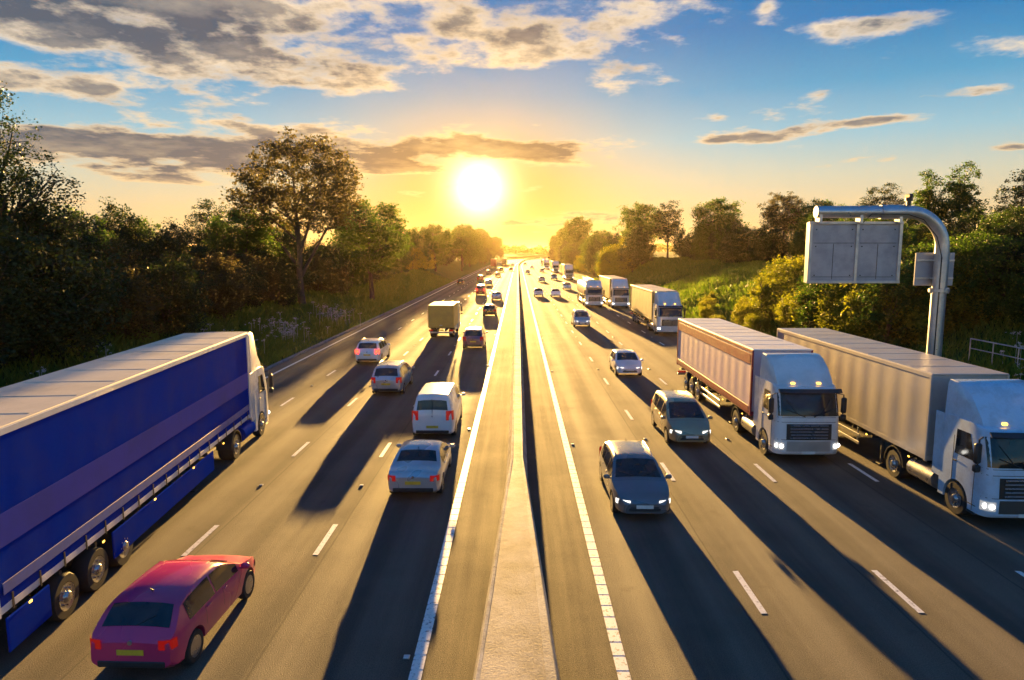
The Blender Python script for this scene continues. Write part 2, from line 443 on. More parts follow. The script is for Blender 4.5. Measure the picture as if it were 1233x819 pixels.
def make_car(style, braking=False, headlights=True):
    S = STYLES[style]; Ln, W, H = S['Ln'], S['W'], S['H']; hw = W / 2
    ft = smooth_prof(S['top']); fp = smooth_prof(PLAN, .01)
    zb0 = S['belt'] * H
    def sec(t, off=0.0):
        w = hw * fp(t); z = ft(t); zb = min(zb0 + .04 * (1 - t), z - .05)
        g = max(0.0, min(1.0, (z - zb - .05) / (H - zb0 - .05)))
        wt = w * (.96 - .215 * g)
        zlo = .24 + .10 * max(0, 1 - t / .05) + .05 * max(0, (t - .95) / .05)
        zc = zb + (z - zb) * (.84 if g > .2 else .7)
        p = [(0, zlo), (w * .84, zlo), (w * .965, zlo + .07), (w, .30 * zb + .28 * zb), (w * .995, zb * .86), (w * .965, zb), (wt, zc), (wt * .90, z - .035 * (1 if g > .3 else .7)), (wt * .55, z), (0, z + .012)]
        return p
    def P3(t, side, pt): return (side * pt[0], (t - .5) * Ln, pt[1])
    root = empty(style + '_car' if style not in ('van', 'suv', 'mpv') else {'van': 'panel_van', 'suv': 'suv_car', 'mpv': 'people_carrier'}[style])
    ts = sorted(set([0, .006, .015, .03, .05, .075, .1, .13, .17, .22, .28, .34, .4, .46, .5, .54, .57, .6, .64, .68, .72, .75, .78, .81, .85, .89, .92, .945, .965, .98, .992, 1]))
    secs = []
    for t in ts:
        h = sec(t)
        secs.append([P3(t, 1, p) for p in h] + [P3(t, -1, p) for p in h[-2:0:-1]])
    mb = MB(); mb.loft(secs)
    body = mb.build('body', P['base'], None, 32)
    # wheel wells
    rw = .33 if style not in ('suv', 'van') else .36
    ya = (.185 - .5) * Ln; yf = (.81 - .5) * Ln
    cut = []
    for y in (ya, yf):
        for sx in (-1, 1):
            c = MB(); c.tube([(sx * (hw - .26), y, rw), (sx * (hw + .2), y, rw)], rw + .065, 24)
            o = c.build('cutter'); md = body.modifiers.new('b', 'BOOLEAN'); md.object = o; md.solver = 'EXACT'; cut.append(o)
    bpy.context.view_layer.update()
    me = bpy.data.meshes.new_from_object(body.evaluated_get(bpy.context.evaluated_depsgraph_get()))
    body.modifiers.clear(); body.data = me; me.name = 'body'
    if len(me.materials) == 0: me.materials.append(P['base'])
    me.set_sharp_from_angle(angle=R(32))
    for o in cut: bpy.data.objects.remove(o)
    body.parent = root
    # glass: patches laid just proud of the shell
    def top_at(t, f):      # f in -1..1 across the roof line
        h = sec(t); pts = h[6:]
        wmax = pts[0][0]; x = abs(f) * wmax
        for (x0, z0), (x1, z1) in zip(pts, pts[1:]):
            if x1 <= x <= x0:
                z = z0 + (z1 - z0) * ((x0 - x) / (x0 - x1) if x0 > x1 else 0); break
        else: z = pts[-1][1]
        return Vector((math.copysign(x, f), (t - .5) * Ln, z))
    def screen(name, t0, t1, out, fw):
        m2 = MB(); rows = []
        for i in range(7):
            t = t0 + (t1 - t0) * i / 6
            rows.append([top_at(t, -fw + 2 * fw * k / 10) + out for k in range(11)])
        m2.grid(rows); m2.build(name, M['glass'], root, 40)
    screen('windscreen', *S['ws'], Vector((0, .006, .010)), .86)
    screen('rear_window', *S['rw'], Vector((0, -.010, .006)), .84)
    t0, t1 = S['sw']
    def side_pt(t, v, side):
        h = sec(t); a, b = h[5], h[6]
        x = a[0] + (b[0] - a[0]) * v; z = a[1] + (b[1] - a[1]) * v
        return (side * (x + .008), (t - .5) * Ln, z + .002)
    for side in (-1, 1):
        n = 3 if style in ('estate', 'suv', 'mpv') else 2
        if style == 'van': n = 1
        for j in range(n):
            u0 = t0 + (t1 - t0) * j / n + .008; u1 = t0 + (t1 - t0) * (j + 1) / n - .008
            m2 = MB(); m2.grid([[side_pt(u0 + (u1 - u0) * i / 6, .08 + .84 * k / 4, side) for k in range(5)] for i in range(7)])
            m2.build('side_window', M['glass'], root, 40)
    # wheels
    for y in (ya, yf):
        for sx in (-1, 1):
            w = MB(); x = sx * (hw - .115)
            w.lathe([(rw * .55, -.10), (rw * .93, -.10), (rw, -.06), (rw, .06), (rw * .93, .10), (rw * .66, .10), (rw * .62, .075), (rw * .5, .07)], (x, y, rw), 28)
            wo = w.build('wheel', M['tyre'], root, 40)
            r2 = MB()
            for k in range(5):
                a = 2 * PI * k / 5
                p = [(x + sx * .085, y + math.cos(a + da) * rr, rw + math.sin(a + da) * rr) for da, rr in ((-.35, .03), (-.13, rw * .62), (.13, rw * .62), (.35, .03))]
                q = [(v[0] - sx * .02, v[1], v[2]) for v in p]
                r2.loft([q, p])
            r2.lathe([(rw * .60, -.005), (rw * .645, -.005), (rw * .645, .008), (rw * .60, .008)], (x + sx * .09, y, rw), 28)
            r2.build('rim', M['rim'], wo, 30)
    # lamps, plates, trim
    hz = zb0 * .86
    for sx in (-1, 1):
        hx = hw * .70
        t = .957; y = (t - .5) * Ln
        l = MB(); zz = ft(.957) - .13
        l.grid([[(sx * (hw * fp(tt) * fx + (.012 if fx > .95 else 0)), (tt - .5) * Ln + dy + .02, z2) for fx, tt, dy in ((.62, .985, .02), (.74, .98, .015), (.88, .968, .01), (.985, .945, 0), (1.0, .925, 0))] for z2 in (zz - .10, zz - .03, zz + .05)])
        l.build('headlight', M['headlamp'] if headlights else M['headlamp_off'], root, 40)
        tl = MB(); z0 = zb0 * .78; hgt = .2 if style in ('hatch', 'saloon') else (.34 if style != 'van' else .42)
        tl.grid([[(sx * (hw * fp(tt) * fx + (.012 if fx > .95 else 0)), (tt - .5) * Ln - .012, z0 + hgt * k / 3) for fx, tt in ((.72, .0, ), (.86, .002), (.985, .012), (1.0, .04))] for k in range(4)])
        tl.build('tail_light', M['brake'] if braking else M['tail'], root, 40)
        mi = MB(); ym = (S['ws'][1] - .5) * Ln - .12
        mi.box((sx * (hw + .09), ym, zb0 + .09), (.2, .11, .14), .04); mi.box((sx * (hw - .01), ym, zb0 + .045), (.1, .06, .04), .01)
        mi.build('mirror', P['base'], root, 40)
    def body_side(t, f, side, out=.004):
        h = sec(t); pts = h[3:6]      # from the widest point up to the belt
        k = f * 2; i = min(1, int(k)); u = k - i
        return (side * (pts[i][0] + (pts[i + 1][0] - pts[i][0]) * u + out), (t - .5) * Ln, pts[i][1] + (pts[i + 1][1] - pts[i][1]) * u)
    for side in (-1, 1):
        for t in ((.30, .49, .685) if style != 'van' else (.52, .70)):
            m2 = MB(); m2.grid([[body_side(t - .0012, f, side), body_side(t + .0012, f, side)] for f in (0, .25, .5, .75, 1)]); m2.build('door_seam', M['black'], root, 0)
        for t in ((.33, .52) if style != 'van' else (.55,)):
            m2 = MB(); p_ = body_side(t, .86, side, .012); m2.box(p_, (.03, .17, .028), .01); m2.build('door_handle', P['base'], root, 40)
    m2 = MB(); tb = S['ws'][1] + .035; m2.grid([[top_at(tb + d_, -.98 + 1.96 * k / 10) + Vector((0, 0, .004)) for k in range(11)] for d_ in (-.0012, .0012)]); m2.build('bonnet_seam', M['black'], root, 0)
    for sx in (-1, 1):
        w0 = top_at(S['ws'][1] - .004, sx * .15); w1 = top_at(S['ws'][1] - .045, sx * .72); w0 = w0 + Vector((0, .01, .025)); w1 = w1 + Vector((0, .01, .025))
        m2 = MB(); m2.tube([w0, w1], .011, 5); m2.build('wiper', M['black'], root, 40)
    if style in ('hatch', 'estate', 'suv', 'mpv', 'van'):
        w0 = top_at(S['rw'][0] + .002, 0) + Vector((0, -.02, .0)); w1 = top_at(S['rw'][0] + (S['rw'][1] - S['rw'][0]) * .45, .45) + Vector((0, -.02, .01))
        m2 = MB(); m2.tube([w0, w1], .010, 5); m2.build('rear_wiper', M['black'], root, 40)
    m2 = MB(); a0_ = top_at(S['sw'][0] + .06, 0); m2.tube([a0_, a0_ + Vector((0, -.09, .09))], [.02, .006], 6); m2.build('aerial', M['black'], root, 40)
    bd = MB(); bd.tube([(0, -.5 * Ln - .012, zb0 * .93), (0, -.5 * Ln + .03, zb0 * .93)], .045, 16); bd.build('boot_badge', M['rim'], root, 40)
    g = MB(); zg = ft(.985) - .14
    for k in range(3): g.box((0, .5 * Ln - .005, zg - .04 - .05 * k), (hw * .95, .04, .035), .01)
    g.box((0, .5 * Ln - .03, zg - .08), (hw * .92, .04, .15), 0)
    g.build('grille', M['black'], root, 30)
    bl = MB(); bl.box((0, .5 * Ln - .02, .40), (hw * 1.1, .06, .12), .03); bl.build('air_intake', M['black'], root, 30)
    rb = MB(); rb.box((0, -.5 * Ln + .02, .40), (hw * 1.5, .08, .15), .03); rb.build('rear_bumper', M['black'], root, 30)
    pf = MB(); pf.box((0, .5 * Ln + .02, .50), (.52, .012, .11), .003); pf.build('number_plate', M['plate_w'], root, 0)
    pr = MB(); pr.box((0, -.5 * Ln - .012, zb0 * .72 if style != 'van' else .62), (.52, .014, .11), .003); pr.build('number_plate', M['plate_y'], root, 0)
    if style in ('suv', 'estate', 'mpv'):
        for sx in (-1, 1):
            rr = MB(); pts = []
            for i in range(7):
                t = .17 + .36 * i / 6; h = sec(t); pts.append((sx * h[7][0] * .97, (t - .5) * Ln, h[7][1] + (.05 if 0 < i < 6 else .01)))
            rr.tube(pts, .018, 6); rr.build('roof_rail', M['steel'], root, 40)
    if style == 'van':
        dl = MB()
        dl.box((0, -.5 * Ln + .035, 1.3), (.012, .06, 1.1), 0); dl.build('rear_door_seam', M['black'], root, 0)
    return root

# ---- articulated lorry, forward = +y, overall length 16.5, origin at the middle on the ground
def pleat(x, y0, y1, z0, z1, n, out):
    """a taut curtain with shallow vertical pleats"""
    rows = []
    k = n * 4
    for i in range(k + 1):
        y = y0 + (y1 - y0) * i / k
        o = out * (.5 + .5 * math.cos(2 * PI * i / 4))
        rows.append([(x + math.copysign(o * (1 if 0 < j < 4 else .3), x), y, z0 + (z1 - z0) * j / 4) for j in range(5)])
    return rows

def wheel(parent, x, y, r, w, rimmat, name='wheel'):
    sx = 1 if x > 0 else -1
    m = MB(); m.lathe([(r * .5, -w / 2), (r * .93, -w / 2), (r, -w * .36), (r, w * .36), (r * .93, w / 2), (r * .62, w / 2), (r * .58, w * .3), (r * .5, w * .28)], (x, y, r), 30)
    o = m.build(name, M['tyre'], parent, 40)
    q = MB(); d = sx * w / 2
    q.lathe([(r * .57, -.02 + d), (r * .60, d), (r * .50, d - sx * .01), (r * .30, d - sx * .07), (r * .26, d), (r * .18, d + sx * .06), (.03, d + sx * .065)], (x, y, r), 24)
    for k in range(8):
        a = 2 * PI * k / 8; q.tube([(x + d - sx * .03, y + math.cos(a) * r * .38, r + math.sin(a) * r * .38), (x + d + sx * .02, y + math.cos(a) * r * .38, r + math.sin(a) * r * .38)], .02, 6)
    q.build('rim', rimmat, o, 35)
    return o

def make_cab(root, y0, top, cm, tm, deflector=True, red=None):
    """cab whose front face is at y0 (forward +y); cm cab paint, tm lower trim paint"""
    levels = [(.42, -.05), (.50, 0), (1.05, .0), (1.35, -.02), (1.85, -.05), (2.1, -.09), (2.85, -.30), (3.0, -.42), (3.06, -.6)]
    def plan(z, i=0):
        dy = interp([(a, b) for a, b in levels], z); w = 1.235 - .03 * max(0, (z - 1.9)) ; c = .30
        yb = y0 - 2.25
        pts = [(w, yb), (w, y0 + dy - .75)]
        for k in range(7):
            a = PI / 2 * k / 6
            pts.append((w - c + c * math.cos(a) - .0, y0 + dy - c * .85 + c * .85 * math.sin(a) - .05 * (1 - math.sin(a))))
        pts.append((w * .4, y0 + dy + .02))
        return pts + [(-x, y) for x, y in pts[::-1]]
    mb = MB(); mb.loft([[(x, y, z) for x, y in plan(z)] for z, _ in levels])
    cab = mb.build('cab', cm, None, 30)
    c = MB(); c.tube([(-1.5, y0 - 1.38, .52), (1.5, y0 - 1.38, .52)], .60, 28); co = c.build('cutter')
    md = cab.modifiers.new('b', 'BOOLEAN'); md.object = co; md.solver = 'EXACT'
    bpy.context.view_layer.update()
    me = bpy.data.meshes.new_from_object(cab.evaluated_get(bpy.context.evaluated_depsgraph_get()))
    cab.modifiers.clear(); cab.data = me; me.name = 'cab'; me.set_sharp_from_angle(angle=R(30)); bpy.data.objects.remove(co)
    cab.parent = root
    def front(z, f, out):
        pp = plan(z); n = len(pp); half_ = pp[:n // 2]
        # f 0 centre .. 1 corner
        pts = [(0, half_[-1][1])] + half_[::-1]
        tot = 0; seg = []
        for p, q in zip(pts, pts[1:]): l = math.hypot(q[0] - p[0], q[1] - p[1]); seg.append((p, q, l)); tot += l
        dlim = abs(f) * 1.38
        for p, q, l in seg:
            if dlim <= l: break
            dlim -= l
        t = dlim / l if l else 0
        x = p[0] + (q[0] - p[0]) * t; y = p[1] + (q[1] - p[1]) * t
        v = Vector((x, y - (y0 - 1.2), 0)).normalized() * out
        return (math.copysign(x, f) + math.copysign(v.x, f), y + v.y, z)
    def fpatch(name, z0, z1, f0, f1, out, mat, par=root, nz=5, nf=14):
        m = MB(); m.grid([[front(z0 + (z1 - z0) * i / nz, f0 + (f1 - f0) * k / nf, out) for k in range(nf + 1)] for i in range(nz + 1)])
        return m.build(name, mat, par, 40)
    fpatch('windscreen', 1.92, 2.78, -.86, .86, .012, M['glass'])
    gr = fpatch('grille', 1.02, 1.62, -.62, .62, .012, M['black'])
    sl = MB()
    for k in range(5): sl.box((0, y0 + .03, 1.08 + .12 * k), (1.45, .03, .035), .01)
    sl.build('grille_bar', M['rim'], gr, 30)
    fpatch('bumper_panel', .55, .95, -.60, .60, .014, tm)
    for sx in (-1, 1):
        hl = fpatch('headlight', .62, .90, .66 * sx, .98 * sx, .018, M['headlens'], nf=6)
        for ff, zz in ((.74, .76), (.87, .77)):
            p_ = front(zz, ff * sx, .02); m = MB(); m.tube([p_, (p_[0], p_[1] + .02, p_[2])], .075, 14); m.build('bulb', M['bulb'], hl, 40)
        m = MB(); q0 = front(1.90, .12 * sx, .03); q1 = front(2.18, .62 * sx, .03); m.tube([q0, q1], .018, 5); m.tube([front(2.02, .33 * sx, .035), front(2.55, .60 * sx, .03)], .012, 5); m.build('wiper', M['black'], root, 40)
        # side glass and door
        m = MB(); xx = sx * 1.243
        m.add([(xx - sx * .03 * 0, y0 - .62, 1.95), (xx, y0 - 1.55, 1.95), (xx - sx * .025, y0 - 1.55, 2.72), (xx - sx * .025, y0 - .92, 2.72)], [(0, 1, 2, 3)])
        m.build('side_window', M['glass'], root, 0)
        m = MB(); m.box((sx * 1.24, y0 - .58, 1.2), (.012, .012, 1.5)); m.box((sx * 1.24, y0 - 1.62, 1.5), (.012, .012, 2.0)); m.box((sx * 1.25, y0 - 1.5, 1.72), (.03, .16, .05), .01)
        m.build('door_seam', M['black'], root, 0)
        m = MB(); m.box((sx * 1.40, y0 - .28, 2.30), (.20, .16, .62), .05); m.box((sx * 1.40, y0 - .28, 1.84), (.20, .16, .22), .04); m.tube([(sx * 1.15, y0 - .45, 2.75), (sx * 1.38, y0 - .28, 2.72), (sx * 1.38, y0 - .28, 1.8)], .025, 6)
        m.build('mirror', M['black'], root, 40)
        m = MB(); m.box((sx * 1.16, y0 - .62, .62), (.16, .45, .06), .02); m.box((sx * 1.17, y0 - .62, .36), (.16, .42, .05), .02); m.build('step', M['chassis'], root, 30)
    m = MB(); rows = []
    for i in range(6):
        a = -.9 + i * .36
        x = a * 1.2 / .9
        rows.append([(x, y0 - .06 - .10 * abs(a) ** 3, 2.98), (x, y0 + .14 - .22 * abs(a) ** 3, 2.86), (x, y0 + .13 - .22 * abs(a) ** 3, 2.84), (x, y0 - .08 - .10 * abs(a) ** 3, 2.95)])
    m.loft(rows); m.build('sun_visor', M['black'], root, 30)
    if deflector:
        m = MB(); zs = [(3.02, -.52, 1.16), (3.25, -.66, 1.16), (3.6, -.98, 1.15), (top - .12, -1.42, 1.13), (top, -1.62, 1.08)]
        secs = []
        for z, dy, w in zs:
            secs.append([(w, y0 - 2.3, z), (w, y0 + dy - .3, z), (w * .93, y0 + dy - .06, z), (w * .6, y0 + dy + .03, z), (-w * .6, y0 + dy + .03, z), (-w * .93, y0 + dy - .06, z), (-w, y0 + dy - .3, z), (-w, y0 - 2.3, z)])
        m.loft(secs); m.build('wind_deflector', cm, root, 40)
        for sx in (-1, 1):
            m = MB(); m.box((sx * 1.2, y0 - 2.47, 2.0), (.04, .42, 2.1), .015); m.build('side_fairing', cm, root, 30)
    for sx in (-1, 1):
        m = MB(); m.box((sx * .5, y0 - .55, 3.12), (.16, .1, .07), .02); m.build('marker_lamp', M['amber'], root, 40)
    m = MB()
    for zz in (1.0, 1.68, 1.86): m.grid([[front(zz, -.98 + 1.96 * k / 16, .006) for k in range(17)], [front(zz + .018, -.98 + 1.96 * k / 16, .006) for k in range(17)]])
    m.build('panel_gap', M['black'], root, 0)
    pl = MB(); pl.box((0, y0 + .035, .50), (.52, .012, .11), .003); pl.build('number_plate', M['plate_w'], root, 0)

def make_artic(top=4.05, body='curtain', cm=None, tm=None, side=None, roofm=None, trimm=None, name='articulated_lorry', bands=None, skirt=None, ext=0.0):
    root = empty(name)
    yf = 8.25
    make_cab(root, yf, min(top, 4.3) - .05 if top < 4.4 else top - .12, cm, tm)
    # tractor chassis
    m = MB()
    for sx in (-1, 1): m.box((sx * .42, yf - 3.6, .82), (.12, 5.4, .28), .01)
    m.box((0, yf - 3.9, 1.1), (1.1, 1.0, .10), .02); m.box((0, yf - 1.38, .52), (1.6, .14, .14)); m.box((0, yf - 4.5, .52), (1.6, .16, .16))
    m.build('tractor_chassis', M['chassis'], root, 30)
    for sx in (-1, 1):
        wheel(root, sx * 1.08, yf - 1.38, .52, .32, M['rim'])
        wheel(root, sx * .95, yf - 4.9, .52, .58, M['rim'])
        m = MB(); m.tube([(sx * .98, yf - 2.55, .72), (sx * .98, yf - 3.95, .72)], .33, 18); m.build('fuel_tank', M['rim'] if skirt is None else skirt, root, 40)
        m = MB(); secs = []
        for k in range(9):
            a = PI * k / 8; secs.append([(sx * (.95 + dx), yf - 4.9 + math.cos(a) * rr, .55 + math.sin(a) * rr) for dx, rr in ((-.3, .60), (.3, .60), (.3, .63), (-.3, .63))])
        m.loft(secs); m.build('mudguard', M['black'], root, 40)
    # trailer
    ty0, ty1 = -8.25 - ext, yf - 2.95
    zf = 1.18
    hw = 1.275
    m = MB()
    for sx in (-1, 1): m.box((sx * .5, (ty0 + ty1) / 2 - .3, 1.0), (.14, ty1 - ty0 - .7, .30), .01)
    for k in range(9): m.box((0, ty0 + .8 + k * 1.5, 1.06), (2.3, .1, .12))
    m.build('trailer_chassis', M['chassis'], root, 30)
    if body == 'tank':
        m = MB(); secs = []
        prof = [(0, .05), (.03, .55), (.12, .82), (.3, 1)] + [(x / 10 * (ty1 - ty0 - .6) + .3, 1) for x in range(1, 10)] + [(ty1 - ty0 - .3, 1), (ty1 - ty0 - .12, .82), (ty1 - ty0 - .03, .55), (ty1 - ty0, .05)]
        for y, s in prof:
            secs.append([(1.22 * s * math.copysign(abs(math.cos(a)) ** .85, math.cos(a)), ty0 + y, 2.42 + 1.22 * s * math.copysign(abs(math.sin(a)) ** .85, math.sin(a))) for a in [2 * PI * k / 32 for k in range(32)]])
        m.loft(secs); m.build('tank', side, root, 50)
        m = MB(); m.box((0, (ty0 + ty1) / 2, 3.68), (.6, ty1 - ty0 - 2.5, .05), .01)
        for sx in (-1, 1):
            m.tube([(sx * .32, ty0 + 1.3, 3.66), (sx * .32, ty0 + 1.3, 4.0), (sx * .32, ty1 - 1.3, 4.0), (sx * .32, ty1 - 1.3, 3.66)], .02, 6)
        m.build('catwalk', M['steel'], root, 30)
        for k in range(4):
            m = MB(); yy = ty0 + 2 + k * 3; m.tube([(0, yy, 3.6), (0, yy, 3.85)], .25, 20); m.build('hatch_lid', M['steel'], root, 40)
    else:
        m = MB(); m.box((0, (ty0 + ty1) / 2, (zf + .14)), (2 * hw - .06, ty1 - ty0 - .02, .16), .01); m.build('trailer_floor', trimm or M['chassis'], root, 30)
        m = MB(); m.box((0, (ty0 + ty1) / 2, (zf + .22 + top - .03) / 2), (2 * hw - .10, ty1 - ty0 - .1, top - zf - .26), .02); m.build('trailer_box', side, root, 30)
        m = MB(); m.box((0, (ty0 + ty1) / 2, top - .03), (2 * hw - .02, ty1 - ty0, .06), .02)
        for k in range(1, 9): m.box((0, ty0 + k * (ty1 - ty0) / 9, top + .002), (2 * hw - .3, .05, .012))
        m.build('roof', roofm, root, 30)
        for sx in (-1, 1):
            m = MB(); m.box((sx * (hw - .03), (ty0 + ty1) / 2, top - .10), (.07, ty1 - ty0 - .03, .14), .01); m.build('cant_rail', trimm or side, root, 30)
            m = MB(); m.grid(pleat(sx * (hw - .035), ty0 + .12, ty1 - .12, zf + .16, top - .17, 16 if body == 'curtain' else 12, .005 if body == 'curtain' else .012))
            cu = m.build('curtain' if body == 'curtain' else 'side_panel', side, root, 60)
            if bands:
                for z0, z1, mt in bands:
                    m = MB(); m.box((sx * (hw + .004), (ty0 + ty1) / 2, (z0 + z1) / 2), (.012, ty1 - ty0 - .5, z1 - z0), .004); m.build('livery_band', mt, cu, 0)
            if body == 'curtain':
                for k in range(18):
                    yy = ty0 + .5 + k * (ty1 - ty0 - 1) / 17; m = MB(); m.box((sx * (hw + .004), yy, zf + .22), (.015, .05, .34)); m.build('buckle_strap', M['black'], cu, 0)
            for yy in (ty0 + .07, ty1 - .07):
                m = MB(); m.box((sx * (hw - .03), yy, (zf + top) / 2), (.08, .14, top - zf - .06), .02); m.build('corner_post', trimm or side, root, 30)
        # rear doors
        for sx in (-1, 1):
            m = MB(); m.box((sx * .61, ty0 - .0, (zf + top) / 2 + .02), (1.18, .06, top - zf - .30), .015); dr = m.build('rear_door', side, root, 30)
            m = MB()
            for xx in (.25, .85): m.tube([(sx * xx, ty0 - .06, zf + .2), (sx * xx, ty0 - .06, top - .3)], .02, 6); m.box((sx * xx, ty0 - .07, zf + .9), (.3, .03, .05), .01)
            m.build('lock_rod', M['steel'], dr, 40)
    # running gear
    for k in range(3):
        for sx in (-1, 1): wheel(root, sx * 1.05, ty0 + 2.3 + k * 1.33, .52, .40, M['rim'])
    for k in range(3):
        m = MB(); m.box((0, ty0 + 2.3 + k * 1.33, .52), (1.9, .16, .16), .02); m.build('axle', M['chassis'], root, 30)
    for sx in (-1, 1):
        if skirt is not None:
            for yy, ll in ((6.7, 4.6 + ext), (1.0, 1.4)):
                m = MB(); m.box((sx * 1.24, ty0 + yy + (0 if yy < 2 else ext * .5), .76), (.05, ll, .72), .02); m.build('side_skirt', skirt, root, 30)
        else:
            m = MB()
            for z in (.55, .86): m.box((sx * 1.2, ty0 + 6.7, z), (.04, 4.6, .12), .01)
            for yy in (ty0 + 4.6, ty0 + 6.7, ty0 + 8.8): m.box((sx * 1.17, yy, .8), (.04, .06, .7), .01)
            m.build('side_guard', M['steel'], root, 30)
        m = MB(); m.tube([(sx * .95, ty0 + 10.3, .15), (sx * .95, ty0 + 10.3, 1.0)], .06, 10); m.box((sx * .95, ty0 + 10.3, .12), (.3, .3, .04), .01); m.build('landing_leg', M['chassis'], root, 30)
        m = MB(); m.box((sx * .92, ty0 - .06, .72), (.5, .08, .16), .02); m.build('tail_light', M['tail'], root, 30)
        m = MB()
        for k in range(5): m.box((sx * 1.285, ty0 + 1 + k * 2.9, 1.10), (.02, .10, .05), .008)
        m.build('side_marker', M['amber'], root, 0)
    m = MB(); m.box((0, ty0 - .02, .62), (2.35, .12, .14), .02); m.build('rear_bumper', M['steel'], root, 30)
    m = MB(); m.box((0, ty0 - .07, .80), (.52, .02, .12), .003); m.build('number_plate', M['plate_y'], root, 0)
    return root

def make_box_truck(side, roofm, cm):
    """rigid box lorry, 7.2 m, forward +y"""
    root = empty('box_lorry'); yf = 3.6; y0 = -3.6; top = 3.15
    make_cab(root, yf, 3.1, cm, cm, deflector=False)
    m = MB(); 
    for sx in (-1, 1): m.box((sx * .42, -.3, .82), (.12, 6.2, .24), .01)
    m.build('chassis', M['chassis'], root, 30)
    m = MB(); m.box((0, -1.25, (1.05 + top) / 2), (2.42, 4.7, top - 1.05), .04); m.build('box_body', side, root, 30)
    m = MB(); m.box((0, -1.25, top + .015), (2.36, 4.6, .05), .015)
    for k in range(6): m.box((-1.0 + .4 * k, -1.25, top + .045), (.05, 4.5, .02))
    m.build('roof', roofm, root, 30)
    m = MB(); m.box((0, y0 - .02, 1.98), (2.1, .05, 1.75), .01)
    for k in range(7): m.box((0, y0 - .05, 1.2 + k * .26), (2.08, .015, .02))
    rd = m.build('rear_shutter', side, root, 30)
    m = MB(); m.box((0, y0 - .07, 1.3), (.3, .04, .06), .01); m.build('handle', M['steel'], rd, 30)
    for sx in (-1, 1):
        wheel(root, sx * 1.0, yf - 1.38, .46, .28, M['rim']); wheel(root, sx * .9, y0 + 1.5, .46, .5, M['rim'])
        m = MB(); m.box((sx * .95, y0 - .03, .82), (.4, .08, .14), .02); m.build('tail_light', M['tail'], root, 30)
        m = MB(); m.box((sx * 1.12, -.3, .7), (.04, 2.0, .3), .01); m.build('side_guard', M['steel'], root, 30)
    m = MB(); m.box((0, y0, .62), (2.2, .1, .13), .02); m.build('rear_bumper', M['steel'], root, 30)
    m = MB(); m.box((0, y0 - .06, .85), (.52, .02, .12), .003); m.build('number_plate', M['plate_y'], root, 0)
    return root
# ------------------------------------------------------------------ traffic
LEN = {k: v['Ln'] for k, v in STYLES.items()}
PROTO = {}
def car(style, key, s, dist, label, cat='car', oncoming=False, group=None, braking=False, yaw=0.0):
    k = (style, braking, oncoming)
    if k not in PROTO:
        o = make_car(style, braking, oncoming); PROTO[k] = o
    else:
        o = copy_tree(PROTO[k])
    remat(o, P[key])
    c = dist + LEN[style] / 2
    o.location = (s + cx(c), c, 0.004); o.rotation_euler = (0, 0, (PI if oncoming else 0) + hd(c) + R(yaw))
    tag(o, label, cat, group)
    return o

GA, GB = 'cars driving away on the left carriageway', 'oncoming cars on the right carriageway'
# away, left carriageway (distance = rear bumper)
car('hatch', 'magenta red', -7.3, 12.0, 'magenta red hatchback nearest the bridge, beside the long blue lorry', group=GA, yaw=-1.5)
car('saloon', 'silver', -3.45, 21.6, 'pale silver saloon nearest to the central barrier, last in the outer lane', group=GA)
car('van', 'white', -3.72, 28.9, 'cream white panel van directly ahead of the pale silver saloon', 'van', group='vans driving away')
car('mpv', 'silver', -7.5, 38.0, 'silver people carrier between the white braking off-roader and the outer lane traffic', group=GA)
car('suv', 'white', -10.95, 48.8, 'white off-roader with roof rails and glowing red brake lights, ahead of the blue lorry', group=GA, braking=True)
car('mpv', 'plum', -3.75, 56.5, 'plum coloured people carrier in the outer lane to the right of the box lorry', group=GA)
car('hatch', 'black', -3.6, 86, 'black hatchback in the outer lane behind the pale blue car', group=GA)
car('saloon', 'pale blue', -3.6, 114, 'pale blue saloon in the outer lane just ahead of the black hatchback', group=GA)
car('van', 'red', -6.95, 127, 'red panel van with lit brake lights ahead of the box lorry', 'van', group='vans driving away', braking=True)
car('estate', 'silver', -7.1, 165, 'small silver estate car ahead of the red panel van', group=GA)
car('mpv', 'red', -10.4, 188, 'distant red people carrier in the second lane from the verge', group=GA)
car('hatch', 'black', -14.2, 168, 'black hatchback alone in the lane beside the left verge', group=GA)
car('saloon', 'gold', -6.6, 225, 'far off saloon with a bronze gold body in the middle of the left carriageway', group=GA)
car('suv', 'black', -6.8, 282, 'far off black off-roader behind the distant dark lorry', group=GA)
car('hatch', 'grey', -2.9, 293, 'far off grey hatchback alone beside the central barrier', group=GA)
car('estate', 'grey', -10.9, 250, 'far off grey estate car following the red lorry', group=GA)
car('saloon', 'white', -3.4, 400, 'tiny white saloon at the far end of the outer lane', group=GA)
# oncoming, right carriageway (distance = front bumper)
car('estate', 'grey', 3.87, 19.9, 'dark grey estate car with roof rails and headlamps on, nearest oncoming car to the bridge', oncoming=True, group=GB)
car('mpv', 'gold', 7.3, 27.8, 'gold people carrier with headlamps on beside the maroon trimmed lorry', oncoming=True, group=GB)
car('hatch', 'white', 7.35, 44.0, 'white hatchback following the gold people carrier', oncoming=True, group=GB)
car('mpv', 'silver', 7.0, 73.5, 'silver people carrier in front of the tanker', oncoming=True, group=GB)
car('hatch', 'silver', 3.8, 124, 'silver hatchback in the lane beside the barrier, left of a matching pale car', oncoming=True, group=GB)
car('saloon', 'white', 6.9, 123, 'white saloon side by side with the silver hatchback in the distance', oncoming=True, group=GB)
car('estate', 'silver', 10.7, 147, 'silver estate car in the lane behind the tanker', oncoming=True, group=GB)
car('saloon', 'grey', 6.5, 184, 'distant grey saloon approaching in the second lane from the barrier', oncoming=True, group=GB)
